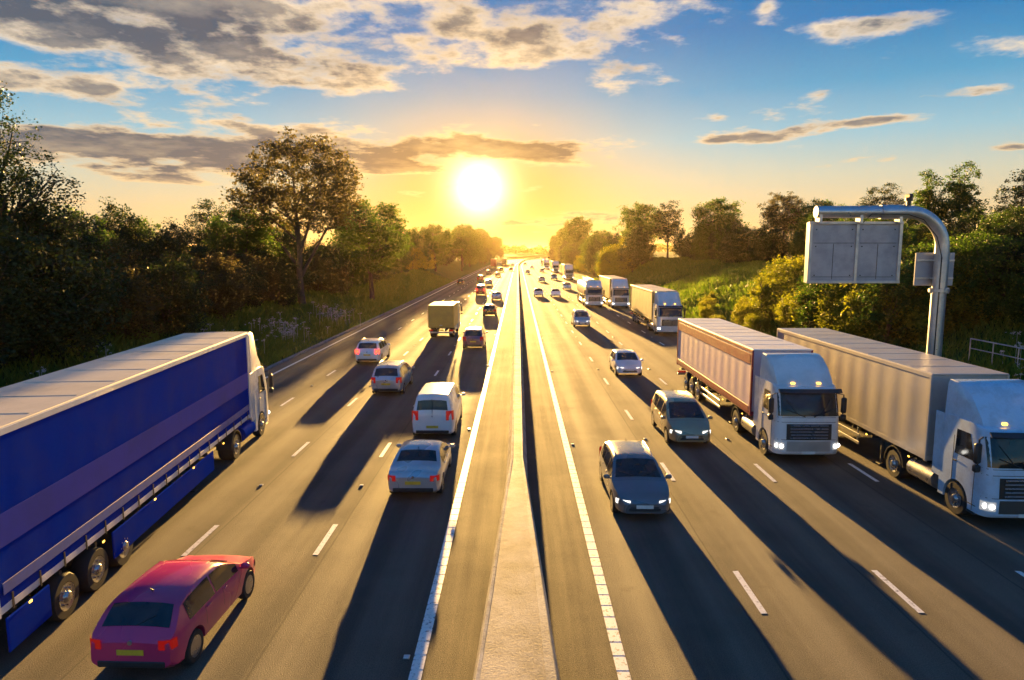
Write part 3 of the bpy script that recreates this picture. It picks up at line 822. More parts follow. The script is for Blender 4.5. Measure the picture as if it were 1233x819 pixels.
car('suv', 'grey', 10.7, 200, 'distant grey off-roader beside the first of the far lorries', oncoming=True, group=GB)
car('hatch', 'dark blue', 3.6, 252, 'far off dark blue hatchback alone in the lane next to the barrier', oncoming=True, group=GB)
car('saloon', 'bronze', 9.6, 270, 'far off bronze saloon in the middle of the right carriageway', oncoming=True, group=GB)
car('hatch', 'white', 6.8, 330, 'tiny white hatchback far off in the second lane from the barrier', oncoming=True, group=GB)
car('estate', 'black', 4.0, 420, 'tiny black estate car at the far end of the lane next to the barrier', oncoming=True, group=GB)

# lorries
lb = paint('curtain royal blue', (.004, .032, .36), .7, 0, scale=.5, dirt=.1); lb.node_tree.nodes['Principled BSDF'].inputs['Specular IOR Level'].default_value = 0; lav = paint('faded lavender stripe', (.07, .075, .40), .6, 0, scale=.6); lav.node_tree.nodes['Principled BSDF'].inputs['Specular IOR Level'].default_value = 0
lbl = paint('mid blue stripe', (.05, .10, .42), .45)
cream = paint('cream roof sheet', (.66, .58, .46), .5, scale=.5, dirt=.25); wh = paint('lorry white', (.74, .74, .74), .3, coat=.4, scale=.8)
dkgreen = paint('dark green cab paint', (.03, .07, .05), .3, coat=.4); cabred = paint('cab red', (.35, .02, .02), .3, coat=.3)
gold = paint('yellow buff curtain', (.60, .42, .16), .5, scale=.6, dirt=.2); silverp = paint('silver grey panel', (.50, .47, .44), .35, .3, scale=.6)
maroon = paint('maroon trim', (.34, .018, .035), .4); roofw = paint('white roof sheet', (.78, .77, .74), .5, scale=.5); pinkw = paint('pale pinkish white panel', (.72, .54, .60), .45, scale=.6, dirt=.08)
cabskytint = paint('white cab coloured by sky reflection', (.50, .63, .78), .3, coat=.5); dark = paint('dark grey curtain', (.06, .058, .055), .5); buff = paint('buff tank', (.6, .5, .34), .35, .4)  # the cab's pale blue is sky reflection on white, put into its colour
redp = paint('red lorry panel', (.45, .03, .03), .4); brown = paint('amber yellow box', (.58, .36, .07), .4, scale=.8)
GL = 'articulated lorries'
def put(o, s, d, onc, label, cat='lorry', group=GL, rz=0.0, length=16.5):
    c = d + length / 2
    o.location = (s + cx(c), c, .004); o.rotation_euler = (0, 0, (PI if onc else 0) + hd(c) + R(rz)); return tag(o, label, cat, group)
put(make_artic(4.85, 'curtain', wh, cabred, lb, cream, wh, bands=[(2.55, 3.2, lav), (1.62, 1.86, lbl)], skirt=lb, ext=2.6), -12.1, 14.5, False,
    'long royal blue curtain sided lorry with a paler stripe and cream roof', rz=5.0)
put(make_artic(4.1, 'panel', wh, silverp, pinkw, roofw, maroon, bands=[(3.42, 3.88, maroon), (1.36, 1.62, maroon)]), 11.2, 25.6, True, 'white cab lorry with a pale pink box trailer edged in maroon')
put(make_artic(4.2, 'panel', cabskytint, dark, silverp, silverp, silverp), 14.95, 19.3, True, 'silver grey box lorry with a white cab coloured by sky reflection beside the right verge')
yl = put(make_artic(4.25, 'curtain', wh, wh, gold, cream, gold), 14.85, 66, True, 'yellow buff curtain sided lorry with white cab behind the silver grey lorry')
c2 = put(copy_tree(yl), 14.85, 98, True, 'second yellow buff lorry, between the first one and the tanker')
put(make_artic(4.0, 'tank', wh, wh, buff, None, None, name='tanker_lorry'), 11.2, 99.5, True, 'tanker lorry with a rounded buff tank and white cab', group=None)
dl = put(make_artic(4.4, 'curtain', wh, dark, dark, cream, dark), 14.9, 198, True, 'dark curtain sided lorry with white cab, first of the far oncoming lorries')
put(copy_tree(dl), 14.9, 268, True, 'second of the dark lorries in the far oncoming queue')
put(copy_tree(yl), 13.6, 322, True, 'third far lorry in the oncoming queue, with a buff trailer')
put(copy_tree(dl), 14.6, 395, True, 'last and smallest dark lorry in the far oncoming queue')
put(make_artic(4.6, 'panel', redp, redp, redp, cream, redp), -12.0, 335, False, 'distant red lorry driving away on the left carriageway')
put(copy_tree(dl), -8.3, 398, False, 'distant dark lorry driving away to the right of the red lorry')
bt = put(make_box_truck(brown, cream, wh), -7.25, 63.8, False, 'amber yellow box lorry with ribbed cream roof in the middle of the left carriageway', group=None, length=7.2)

# ------------------------------------------------------------------ cantilever sign and other roadside steel
PX, PD = 19.05, 31.0
sg = tag(empty('cantilever_sign', (PX, PD, zt(PX, PD))), 'grey steel cantilever post with a large sign panel seen from behind', 'road sign')
zb = zt(PX, PD); ah = 9.95 - zb
m_ = MB(); pts = [(0, 0, 0), (0, 0, ah - 1.9)]
for k in range(1, 13):
    a = PI / 2 * k / 12; pts.append((-1.65 + 1.65 * math.cos(a), 0, ah - 1.65 + 1.65 * math.sin(a)))
pts.append((-5.75, 0, ah))
m_.tube(pts, [.31, .30] + [.285] * 12 + [.26], 28); m_.build('post', M['steel'], sg, 40)
m_ = MB(); m_.tube([(0, 0, ah - 3.55), (0, 0, ah - 3.43)], .42, 28)
for k in range(10):
    a = 2 * PI * k / 10; m_.tube([(.365 * math.cos(a), .365 * math.sin(a), ah - 3.62), (.365 * math.cos(a), .365 * math.sin(a), ah - 3.36)], .03, 6)
m_.build('flange', M['steel'], sg, 40)
m_ = MB(); m_.tube([(-1.9, 0, ah), (-2.9, 0, ah)], .315, 28); m_.build('collar', M['steel'], sg, 40)
panelm = paint('sign back grey', (.36, .37, .42), .45, .25, scale=1.2, dirt=.2)
SW, SH = 4.15, 2.75; sx0 = -5.95; zt_ = ah - .42
cxp = sx0 + SW / 2; czp = zt_ - SH / 2
pn = MB(); pn.box((cxp, .28, czp), (SW, .34, SH), .03); pn = pn.build('sign_panel', panelm, sg, 30)
fr = MB()
for z in (zt_ - .05, zt_ - SH + .05): fr.box((cxp, .08, z), (SW + .06, .10, .12), .015)
for x in (sx0 + .06, sx0 + SW - .06): fr.box((x, .08, czp), (.14, .10, SH - .13), .015)
fr.box((cxp + .08, .075, czp), (.13, .10, SH - .13), .015); fr.build('frame', M['steel'], pn, 30)
seam = MB()
for x0, x1 in ((sx0 + .22, cxp - .05), (cxp + .22, sx0 + SW - .22)):
    seam.box(((x0 + x1) / 2, .105, zt_ - .95), (x1 - x0, .012, .02)); seam.box(((x0 + x1) / 2, .105, zt_ - 1.78), (.02, .012, 1.6))
    seam.box(((x0 + x1) / 2, .105, zt_ - SH + .28), (x1 - x0, .012, .02))
    for i in (0, 1):
        for z in (zt_ - .35, zt_ - 1.1, zt_ - 2.4): seam.tube([((x0 + .1, x1 - .1)[i], .10, z), ((x0 + .1, x1 - .1)[i], .085, z)], .03, 8)
seam.build('door_seam', M['black'], pn, 0)
for x in (sx0 + .35, cxp + .08, sx0 + SW - .25):
    m_ = MB(); m_.box((x, .0, ah - .22), (.14, .46, .60), .015); m_.build('hanger', M['steel'], sg, 30)
m_ = MB(); m_.box((-.05, .42, ah - 2.55), (1.75, .10, 1.5), .02); sm = m_.build('small_sign_panel', panelm, sg, 30)
m_ = MB()
for z in (ah - 2.15, ah - 2.95): m_.box((-.05, .345, z), (1.72, .05, .09), .01); m_.box((0, .18, z), (.70, .40, .07), .01)
m_.build('bracket', M['steel'], sm, 30)
m_ = MB(); m_.tube([(-.18, -.30, .1), (-.18, -.30, ah - 2.0)], .03, 6)
m_.tube([(-.18, -.30, ah - 2.0), (-.45, -.29, ah - 1.1), (-1.1, -.29, ah - .35), (-1.8, -.29, ah - .12), (-3.4, -.29, ah - .1), (-3.7, -.1, ah - .5)], .022, 6); m_.build('cable', M['black'], sg, 40)
m_ = MB(); m_.box((0, -.33, 1.15), (.34, .09, .75), .02); m_.build('access_door', panelm, sg, 30)
cam = MB(); cam.tube([(-1.65, 0, ah + .26), (-1.65, 0, ah + .48)], .09, 12); cam.tube([(-1.65, 0, ah + .48), (-1.65, 0, ah + .62)], .15, 14); cam.box((-1.65, .02, ah + .70), (.16, .42, .18), .03)
cm_ = cam.build('camera_head', M['black'], sg, 40)
m_ = MB(); m_.box((0, 0, .05), (1.3, 1.3, .3), .03); m_.build('footing', M['kerb'], sg, 30)

# railing on the right bank
ra = tag(empty('railing', (26.0, 26, 0)), 'grey tubular metal railing on the dark bank to the right of the cantilever post', 'railing')
m_ = MB(); ztop = 3.25
m_.tube([(0, -8, ztop), (0, 13, ztop)], .035, 8); m_.build('top_rail', M['steel'], ra, 40)
m_ = MB(); m_.tube([(0, -8, ztop - .55), (0, 13, ztop - .55)], .028, 8); m_.build('mid_rail', M['steel'], ra, 40)
for k in range(12):
    y = 13 - k * 1.9; m_ = MB(); m_.tube([(0, y, zt(26, 26 + y) - .1), (0, y, ztop)], .032, 8); m_.build('post', M['steel'], ra, 40)
# ------------------------------------------------------------------ vegetation
def leaf_mat(name, c0, c1, trans, w=.45):
    m, nt, b = newmat(name)
    g = N(nt, 'ShaderNodeNewGeometry'); oi = N(nt, 'ShaderNodeObjectInfo')
    ad = N(nt, 'ShaderNodeMath', operation='MULTIPLY_ADD', i={1: .65}); L(nt, g.outputs['Random Per Island'], ad.inputs[0])
    ml = N(nt, 'ShaderNodeMath', operation='MULTIPLY', i={1: .35}); L(nt, oi.outputs['Random'], ml.inputs[0]); L(nt, ml.outputs[0], ad.inputs[2])
    mx = N(nt, 'ShaderNodeMix', data_type='RGBA'); L(nt, ad.outputs[0], mx.inputs['Factor'])
    mx.inputs['A'].default_value = (*c0, 1); mx.inputs['B'].default_value = (*c1, 1)
    L(nt, mx.outputs['Result'], b.inputs['Base Color']); b.inputs['Roughness'].default_value = .55; b.inputs['Specular IOR Level'].default_value = .25
    tr = N(nt, 'ShaderNodeBsdfTranslucent'); mt = N(nt, 'ShaderNodeMix', data_type='RGBA', blend_type='MULTIPLY', i={'Factor': 1.0})
    L(nt, mx.outputs['Result'], mt.inputs['A']); mt.inputs['B'].default_value = (*trans, 1); L(nt, mt.outputs['Result'], tr.inputs['Color'])
    ms = N(nt, 'ShaderNodeMixShader', i={0: w}); L(nt, b.outputs[0], ms.inputs[1]); L(nt, tr.outputs[0], ms.inputs[2])
    L(nt, ms.outputs[0], nt.nodes['Material Output'].inputs['Surface'])
    return m
LF = {
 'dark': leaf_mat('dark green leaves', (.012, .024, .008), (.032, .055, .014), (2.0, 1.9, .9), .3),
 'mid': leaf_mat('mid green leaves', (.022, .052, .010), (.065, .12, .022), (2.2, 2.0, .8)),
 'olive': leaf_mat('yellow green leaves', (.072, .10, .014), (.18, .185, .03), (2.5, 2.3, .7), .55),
 'brown': leaf_mat('brownish leaves', (.025, .034, .012), (.08, .075, .028), (2.2, 1.8, .9)),
 'flower': leaf_mat('white cow parsley heads', (.55, .54, .5), (.75, .74, .7), (1, 1, .95), .3),
 'grass': leaf_mat('grass blades', (.05, .115, .016), (.14, .20, .04), (2.1, 2.0, .7), .45),
}
BARK = concrete_mat('tree bark', (.03, .022, .016), (.085, .066, .048))

def leaves(cent, rad, per, size, rng, flat=.65):
    n = len(cent) * per
    c = np.repeat(np.array(cent, dtype=float), per, axis=0)
    rr = np.repeat(np.array(rad, dtype=float), per)
    v = rng.normal(size=(n, 3)); v /= np.linalg.norm(v, axis=1, keepdims=True) + 1e-9
    v *= (rng.random(n) ** .5)[:, None]
    p = c + v * rr[:, None] * np.array([1, 1, flat])
    a = rng.normal(size=(n, 3)); a[:, 2] *= .55; a[:, 2] -= .12; a /= np.linalg.norm(a, axis=1, keepdims=True)
    u = np.cross(a, rng.normal(size=(n, 3))); u /= np.linalg.norm(u, axis=1, keepdims=True) + 1e-9
    l = size * (.6 + .8 * rng.random(n))[:, None]
    verts = np.stack([p, p + a * l * .5 + u * l * .32, p + a * l, p + a * l * .5 - u * l * .32], axis=1).reshape(-1, 3)
    quads = np.arange(n * 4).reshape(-1, 4)
    return verts, quads

def make_tree(name, seed, H, r0, ells, ncl, per, lsize, crad, leafkey, nlimb=7, first=.25, shell=.45, flat=.65, multi=1):
    rng = np.random.default_rng(seed); rd = random.Random(seed)
    root = empty(name)
    nodes = []
    tr = MB()
    for tnum in range(multi):
        lean = Vector((rd.uniform(-.06, .06), rd.uniform(-.06, .06), 0)) * (1 if multi == 1 else 4)
        off = Vector((rd.uniform(-.5, .5), rd.uniform(-.5, .5), 0)) * (0 if multi == 1 else 1.2)
        pts = []; hh = H * (.86 if tnum == 0 else rd.uniform(.6, .8))
        for i in range(9):
            t = i / 8
            pts.append(off + lean * hh * t + Vector((rd.uniform(-1, 1), rd.uniform(-1, 1), 0)) * .02 * H * t + Vector((0, 0, hh * t - .3 * (1 - t))))
        rad = [r0 * (1.25 if i == 0 else 1) * (1 - .86 * i / 8) for i in range(9)]
        tr.tube(pts, rad, 9)
        for i in range(2, 9): nodes.append((pts[i], rad[i]))
        # limbs
        for k in range(nlimb):
            e = ells[rd.randrange(len(ells))]
            h0 = first + (.8 - first) * (k + rd.random()) / nlimb
            i0 = min(7, int(h0 * 8)); f = h0 * 8 - i0
            b0 = pts[i0].lerp(pts[i0 + 1], f)
            a = 2.4 * k + rd.uniform(-.5, .5)
            tgt = Vector((e[0] + e[3] * .75 * math.cos(a), e[1] + e[4] * .75 * math.sin(a), min(e[2] + e[5] * rd.uniform(-.2, .7), H * .95)))
            if tgt.z < b0.z + .1 * H: tgt.z = b0.z + .12 * H
            lp = []; 
            for j in range(6):
                t = j / 5
                q = b0.lerp(tgt, t); q.z += .05 * H * math.sin(t * PI) * .5; q += Vector((rd.uniform(-1, 1), rd.uniform(-1, 1), rd.uniform(-1, 1))) * .012 * H * t
                lp.append(q)
            rl = r0 * (1 - .8 * h0) * .55
            lr = [rl * (1 - .8 * j / 5) for j in range(6)]
            tr.tube(lp, lr, 6)
            for j in range(1, 6): nodes.append((lp[j], lr[j]))
    # leaf clusters
    cent = []; vol = np.array([e[3] * e[4] * e[5] for e in ells]); vol = vol / vol.sum()
    while len(cent) < ncl:
        e = ells[rng.choice(len(ells), p=vol)]
        v = rng.normal(size=3); v /= np.linalg.norm(v)
        r = shell + (1 - shell) * rng.random() ** .6
        if rng.random() < .14: r *= rng.uniform(1.05, 1.28)
        c = np.array(e[:3]) + v * r * np.array(e[3:6])
        if c[2] < .25: c[2] = .25 + rng.random() * .5
        cent.append(c)
    nv = [n[0] for n in nodes]; arr = np.array([tuple(p) for p in nv])
    for c in cent:
        dd = np.linalg.norm(arr - c, axis=1) + np.maximum(0, arr[:, 2] - c[2]) * .8
        i = int(dd.argmin()); p = nodes[i][0]; cc = Vector(c)
        mid = p.lerp(cc, .5) + Vector((0, 0, .06 * (cc - p).length))
        rr = max(.012, min(nodes[i][1] * .5, .05)) * (H / 14)
        tr.tube([p, mid, cc], [rr, rr * .7, rr * .35], 4, caps=False)
    tr.build('trunk', BARK, root, 60)
    rads = crad * (.6 + .8 * rng.random(ncl))
    v, q = leaves(cent, rads, per, lsize, rng, flat)
    cr = bpy.data.objects.new('crown', np_mesh('crown', v, q, LF[leafkey])); COL.objects.link(cr); cr.parent = root
    return root

EL_ = {
 'spread': [(0, 0, 12.3, 6.0, 5.2, 4.9), (-3.8, .6, 10.4, 3.4, 3, 3.2), (3.4, -.4, 10.8, 3.4, 3, 3.6)],
 'oak': [(0, 0, 8.2, 4.6, 4.4, 4.0), (-2.2, 0, 6.6, 3, 3, 2.6), (2.4, .5, 7.0, 3.0, 3, 2.8)],
 'airy': [(0, 0, 10, 3.6, 3.4, 5.2), (1.8, 0, 7.0, 3.0, 2.6, 2.6), (-1.6, .6, 8.2, 2.8, 2.6, 3.4)],
 'near': [(0, 0, 10.2, 3.4, 3.2, 5.0), (2.6, 0, 8.2, 3.2, 2.8, 2.8), (-2.2, .6, 9.2, 3.0, 2.8, 3.4), (3.6, .2, 6.2, 2.6, 2.2, 1.8), (.8, .3, 13.6, 1.5, 1.5, 2.0)],
 'pointed': [(0, 0, 7.0, 2.9, 2.8, 5.0), (0, 0, 11.2, 1.7, 1.6, 3.2), (.9, .4, 12.6, .8, .8, 2.2)],
 'bush': [(0, 0, 2.4, 2.8, 2.7, 2.5), (1.6, .3, 1.7, 2.0, 2, 1.8), (-1.5, -.4, 2.0, 1.9, 2, 2.0)],
 'ragged': [(0, 0, 2.2, 2.4, 2.2, 2.1), (1.4, .3, 3.4, 1.0, 1, 1.6), (-1.3, -.4, 2.8, 1.1, 1.2, 2.0), (.2, .8, 4.4, .7, .7, 1.2)],
 'tallbush': [(0, 0, 3.6, 2.6, 2.5, 3.3), (.9, .6, 5.2, 1.6, 1.6, 1.9), (-1.2, 0, 2.6, 2.0, 2, 2.4)],
}
tree_spread = make_tree('broadleaf_tree', 3, 17.5, .38, EL_['spread'], 320, 60, .28, 1.05, 'brown', 12, .2, .35)
tree_near = make_tree('slender_tree', 14, 15.5, .26, EL_['near'], 330, 62, .165, .80, 'dark', 12, .12, .3, .7, 3)
tree_oak = make_tree('broadleaf_tree', 8, 12.3, .32, EL_['oak'], 240, 60, .30, .95, 'mid', 8, .2)
tree_airy = make_tree('slender_tree', 12, 15, .26, EL_['airy'], 240, 48, .24, .85, 'dark', 10, .15, .3)
tree_point = make_tree('pointed_tree', 21, 14.6, .24, EL_['pointed'], 230, 55, .25, .75, 'mid', 9, .12, .25)
bush_a = make_tree('bush', 31, 4.6, .10, EL_['bush'], 190, 84, .165, .62, 'dark', 6, .1, .35, .8, 3)
bush_b = make_tree('bush', 32, 6.6, .12, EL_['tallbush'], 210, 84, .165, .62, 'dark', 7, .1, .3, .8, 3)
bush_m = make_tree('bush', 33, 6.4, .12, EL_['tallbush'], 210, 84, .165, .62, 'mid', 7, .1, .3, .8, 3)
bush_o = make_tree('bush', 34, 4.8, .10, EL_['bush'], 200, 84, .165, .6, 'olive', 6, .1, .35, .8, 3)
bush_p = make_tree('bush', 36, 5.6, .10, EL_['ragged'], 190, 62, .19, .55, 'olive', 8, .1, .3, .8, 3)
bush_n = make_tree('bush', 35, 5.0, .10, EL_['bush'], 190, 84, .165, .62, 'brown', 6, .1, .35, .8, 3)
USED = set()
def plant(proto, s, d, scale, rz, label, cat='tree', group=None, zs=1.0, dz=-.1):
    if proto.name in USED: o = copy_tree(proto)
    else: o = proto; USED.add(proto.name)
    o.location = gp(s, d, dz); o.rotation_euler = (0, 0, rz); o.scale = (scale, scale, scale * zs)
    return tag(o, label, cat, group)
TR = 'trees along the motorway cutting'
# left side
plant(tree_spread, -24.8, 78, 1.12, .3, 'tall spreading tree with open branches against the sunset, left of the road', group=TR)
plant(tree_near, -31.5, 40, .98, .2, 'dark slender tree with open twigs at the far left edge', group=TR)
plant(tree_near, -36.0, 36, .86, 2.6, 'dark slender tree cut off by the left edge of the view', group=TR)
plant(tree_oak, -21.6, 101, 1.25, 2.0, 'rounded tree just right of the tall spreading tree', group=TR)
plant(tree_oak, -30.5, 76, .80, 4.1, 'low rounded tree just left of the tall spreading tree', group=TR)
plant(tree_airy, -37, 82, .72, 5.1, 'thin wispy tree rising from the thicket left of the spreading tree', group=TR)
plant(tree_oak, -25, 208, 1.18, .6, 'rounded tree hazy in the sunlight, left of the two near the sun', group=TR)
plant(tree_oak, -21.5, 262, 1.3, 2.8, 'rounded tree glowing in the haze just below the sun', group=TR)
plant(tree_airy, -24, 300, 1.1, .9, 'hazy slender tree behind the glowing rounded tree', group=TR)
# right side
plant(tree_oak, 34, 190, 1.35, 1.0, 'hazy rounded tree, first tree on the right beyond the lorries', group=TR)
plant(tree_oak, 28.5, 235, 1.05, 3.0, 'smaller hazy tree left of the first rounded tree on the right', group=TR)
plant(tree_airy, 37.5, 172, 1.0, 2.2, 'slender tree joining the right flank of the hazy rounded tree', group=TR)
plant(tree_oak, 41, 143, 1.1, 4.0, 'rounded green tree standing alone above the hedge on the right crest', group=TR)
plant(tree_spread, 43, 112, .66, 1.9, 'wide green tree with gaps just left of the sign', group=TR)
plant(tree_oak, 45.5, 104, .8, .2, 'green tree directly behind the left end of the sign arm', group=TR)
plant(tree_airy, 44, 84, .68, 2.9, 'slender tree showing above the sign panel', group=TR)
plant(tree_point, 42.5, 72, .72, .8, 'pointed tree rising above the bend of the sign post', group=TR)
plant(tree_point, 44.5, 70, .76, 2.5, 'tallest pointed tree right of the sign post bend', group=TR)
plant(tree_airy, 43.5, 60, .62, 4.4, 'bushy tree between the pointed trees and the right edge', group=TR)
plant(tree_point, 43.5, 53, .72, 1.4, 'pointed tree nearest the right edge of the view', group=TR)
plant(tree_airy, 41.5, 48, .72, .4, 'slender tree cut off by the right edge of the view', group=TR)

# thickets: every bush its own object; look-alikes within a stretch share label and group
rb = random.Random(5)
def thicket(n, s0, s1, d0, d1, protos, sc, label, group, zs=1.0):
    # jittered rows so that the thicket closes
    k = 0; rows = max(1, int(round((n * abs(s1 - s0) / max(1, (d1 - d0))) ** .5))); per = max(1, n // rows)
    for r_ in range(rows):
        for j in range(per):
            s = s0 + (s1 - s0) * (r_ + .5 + rb.uniform(-.4, .4)) / rows
            d = d0 + (d1 - d0) * (j + .5 + rb.uniform(-.42, .42)) / per
            plant(rb.choice(protos), s, d, rb.uniform(*sc), rb.uniform(0, 6.28), label, 'bush', group, zs * rb.uniform(.85, 1.15))
thicket(26, -24.5, -33.5, 20, 50, [bush_a, bush_b, bush_n], (.95, 1.35), 'dark green bush in the dense thicket on the left bank behind the blue lorry', 'bushes behind the blue lorry')
thicket(22, -25, -33, 50, 74, [bush_b, bush_n, bush_a], (.8, 1.0), 'brownish green bush in the thicket between the far left trees and the spreading tree', 'bushes left of the spreading tree')
thicket(8, -38, -44, 40, 80, [bush_b, bush_m], (1.1, 1.4), 'bush at the back of the left thicket on the skyline', 'skyline bushes of the left thicket')
thicket(26, -25.5, -34, 74, 130, [bush_b, bush_m, bush_n, bush_a], (.85, 1.25), 'bush in the shaded hedge below and beyond the tall spreading tree', 'bushes around the spreading tree')
thicket(34, -26, -36, 130, 300, [bush_b, bush_m, bush_o], (1.2, 1.8), 'sunlit hazy bush on the far left bank towards the sun', 'hazy bushes on the far left bank')
thicket(30, -20.5, -34, 300, 640, [bush_b, bush_m, tree_oak], (1.3, 1.7), 'far hazy tree or bush lining the left side of the road', 'far roadside trees on the left')
thicket(34, 37, 46, 80, 170, [bush_b, bush_m, bush_a], (.85, 1.15), 'dark bush in the hedge along the crest above the right grass bank', 'hedge bushes on the right crest')
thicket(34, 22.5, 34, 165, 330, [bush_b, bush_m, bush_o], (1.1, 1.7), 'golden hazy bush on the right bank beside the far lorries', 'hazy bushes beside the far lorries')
thicket(30, 21, 36, 330, 720, [bush_b, bush_m, tree_oak], (1.2, 1.7), 'far hazy tree or bush lining the right side of the road', 'far roadside trees on the right')
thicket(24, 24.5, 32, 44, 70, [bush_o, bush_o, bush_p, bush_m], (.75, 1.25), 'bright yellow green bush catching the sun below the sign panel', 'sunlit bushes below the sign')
thicket(24, 28.5, 40, 26, 52, [bush_b, bush_a, bush_m], (.68, .95), 'dark bush in the shaded thicket behind the sign post and railing', 'dark bushes behind the railing')
thicket(14, 34, 44, 50, 80, [bush_b, bush_m, bush_o], (.65, .9), 'green bush between the sunlit bushes and the pointed trees', 'bushes under the pointed trees')
for i, (s, d, sc) in enumerate([(22.0, 79, .36), (23.5, 84, .42), (23, 69, .5), (21.4, 93, .3), (24.6, 74, .45), (21.2, 72, .3), (25.5, 90, .34), (22.6, 64, .45)]):
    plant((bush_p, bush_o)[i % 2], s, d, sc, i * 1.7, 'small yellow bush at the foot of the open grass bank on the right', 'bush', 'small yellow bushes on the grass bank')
for p in (bush_a, bush_b, bush_m, bush_o, bush_n, bush_p, tree_near, tree_spread, tree_oak, tree_airy, tree_point):
    assert p.name in USED, p.name

# grass and cow parsley (uncountable)
def grass(name, n, s0, s1, d0, d1, h, w, mat, seed, pw=1.0, label=None):
    rng = np.random.default_rng(seed)
    s = s0 + (s1 - s0) * rng.random(n); d = d0 + (d1 - d0) * rng.random(n) ** pw
    cl = np.array([vnoise(a * 2.2, b * 1.7) for a, b in zip(s, d)])
    keep = rng.random(n) < np.clip(.75 + .5 * cl, .25, 1); s = s[keep]; d = d[keep]; cl = cl[keep]; n = len(s)
    z = np.array([zt(a, b) for a, b in zip(s, d)]); x = s + np.array([cx(b) for b in d])
    hh = h * (.5 + .9 * rng.random(n)) * (1 + .5 * cl) * np.where(np.abs(s) < 19.3, .55, 1); a = rng.random(n) * 2 * PI; ln = rng.normal(size=(n, 2)) * .30 * hh[:, None]
    ww = w * (.6 + .8 * rng.random(n)) * (1 + d / 90)
    p0 = np.stack([x - np.cos(a) * ww, d - np.sin(a) * ww, z - .03], 1); p1 = np.stack([x + np.cos(a) * ww, d + np.sin(a) * ww, z - .03], 1)
    p2 = np.stack([x + ln[:, 0] * .4 + np.cos(a) * ww * .7, d + ln[:, 1] * .4 + np.sin(a) * ww * .7, z + hh * .6], 1); p3 = np.stack([x + ln[:, 0], d + ln[:, 1], z + hh], 1)
    v = np.stack([p0, p1, p2, p3], 1).reshape(-1, 3); q = np.arange(n * 4).reshape(-1, 4)
    o = bpy.data.objects.new(name, np_mesh(name, v, q, mat)); COL.objects.link(o)
    return tag(o, label, None, None, 'stuff')
grass('grass', 120000, -17.85, -27, 6, 190, .55, .022, LF['grass'], 1, 1.5, 'rough green grass on the left verge and bank')
grass('grass', 165000, 18.0, 40, 5, 190, .55, .024, LF['grass'], 2, 1.4, 'rough green grass on the right verge and bank')
def parsley(seed, spots, label):
    rng = np.random.default_rng(seed); cent = []; st = MB()
    for s, d, n, r in spots:
        for k in range(n):
            a = s + rng.normal() * r; b = d + rng.normal() * r * 2.2; h = .7 + .8 * rng.random(); z = zt(a, b)
            st.tube([(a + cx(b), b, z - .05), (a + cx(b), b, z + h)], .01, 3, False)
            for j in range(4): cent.append((a + cx(b) + rng.normal() * .16, b + rng.normal() * .16, z + h + rng.normal() * .08))
    v, q = leaves(cent, [.09] * len(cent), 10, .06, rng, .35)
    nb = len(v); sv = np.array(st.v); sq = np.array(st.f) + nb
    o = bpy.data.objects.new('cow_parsley', np_mesh('cow_parsley', np.vstack([v, sv]), np.vstack([q, sq]), LF['flower'])); COL.objects.link(o); tag(o, label, None, None, 'stuff')
parsley(4, [(-20.8, 38, 90, 1.0), (-20.5, 48, 70, .9), (-21, 60, 60, 1.0), (-20.5, 75, 50, 1.0), (-21.5, 33, 60, .8)], 'white flowering cow parsley on the left bank beside the kerb')
parsley(6, [(27.2, 33, 60, .8), (28.0, 30.5, 60, .8), (29.5, 36, 40, .8)], 'white flowering cow parsley on the dark bank behind the railing')

# far wood on the skyline
rng = np.random.default_rng(77)
cent = []; rad = []
for k in range(1500):
    s = rng.uniform(-900, 900); d = rng.uniform(930, 1500)
    if abs(s) < 500 and rng.random() < .5: d = rng.uniform(930, 1050)
    x = s + cx(930); h0 = zt(s, d); tall = rng.uniform(5, 11)
    if abs(s) < 18 : h0 = 0
    for j in range(4):
        cent.append((x + rng.normal() * 3.5, d + rng.normal() * 3.5, h0 + tall * rng.uniform(.25, 1))); rad.append(rng.uniform(2.5, 4.5))
v, q = leaves(cent, rad, 16, 2.4, rng, .8)
o = bpy.data.objects.new('far_woodland', np_mesh('far_woodland', v, q, LF['mid'])); COL.objects.link(o); tag(o, 'distant wood along the skyline', None, None, 'stuff')
# ------------------------------------------------------------------ sun, sky with clouds, haze, camera
AZ, EL = -3.2, 5.2
sv = Vector((math.sin(R(AZ)) * math.cos(R(EL)), math.cos(R(AZ)) * math.cos(R(EL)), math.sin(R(EL))))
sun = bpy.data.lights.new('sun', 'SUN'); sun.energy = 5.0; sun.angle = R(.5); sun.color = (1, .575, .155)
so = bpy.data.objects.new('sun', sun); COL.objects.link(so); so.rotation_euler = sv.to_track_quat('Z', 'Y').to_euler()

W = bpy.data.worlds.new('World'); SC.world = W; W.use_nodes = True
nt = W.node_tree; nt.nodes.clear()
out = N(nt, 'ShaderNodeOutputWorld'); bg = N(nt, 'ShaderNodeBackground'); L(nt, bg.outputs[0], out.inputs[0])
def math_(op, a, b=None, c=None, clamp=False):
    n = nt.nodes.new('ShaderNodeMath'); n.operation = op; n.use_clamp = clamp
    for i, x in enumerate((a, b, c)):
        if x is None: continue
        if isinstance(x, (int, float)): n.inputs[i].default_value = x
        else: L(nt, x, n.inputs[i])
    return n.outputs[0]
def vmath(op, a, b=None):
    n = nt.nodes.new('ShaderNodeVectorMath'); n.operation = op
    for i, x in enumerate((a, b)):
        if x is None: continue
        if isinstance(x, (tuple, list)): n.inputs[i].default_value = x
        else: L(nt, x, n.inputs[i])
    return n.outputs['Value'] if op in ('DOT_PRODUCT', 'LENGTH') else n.outputs[0]
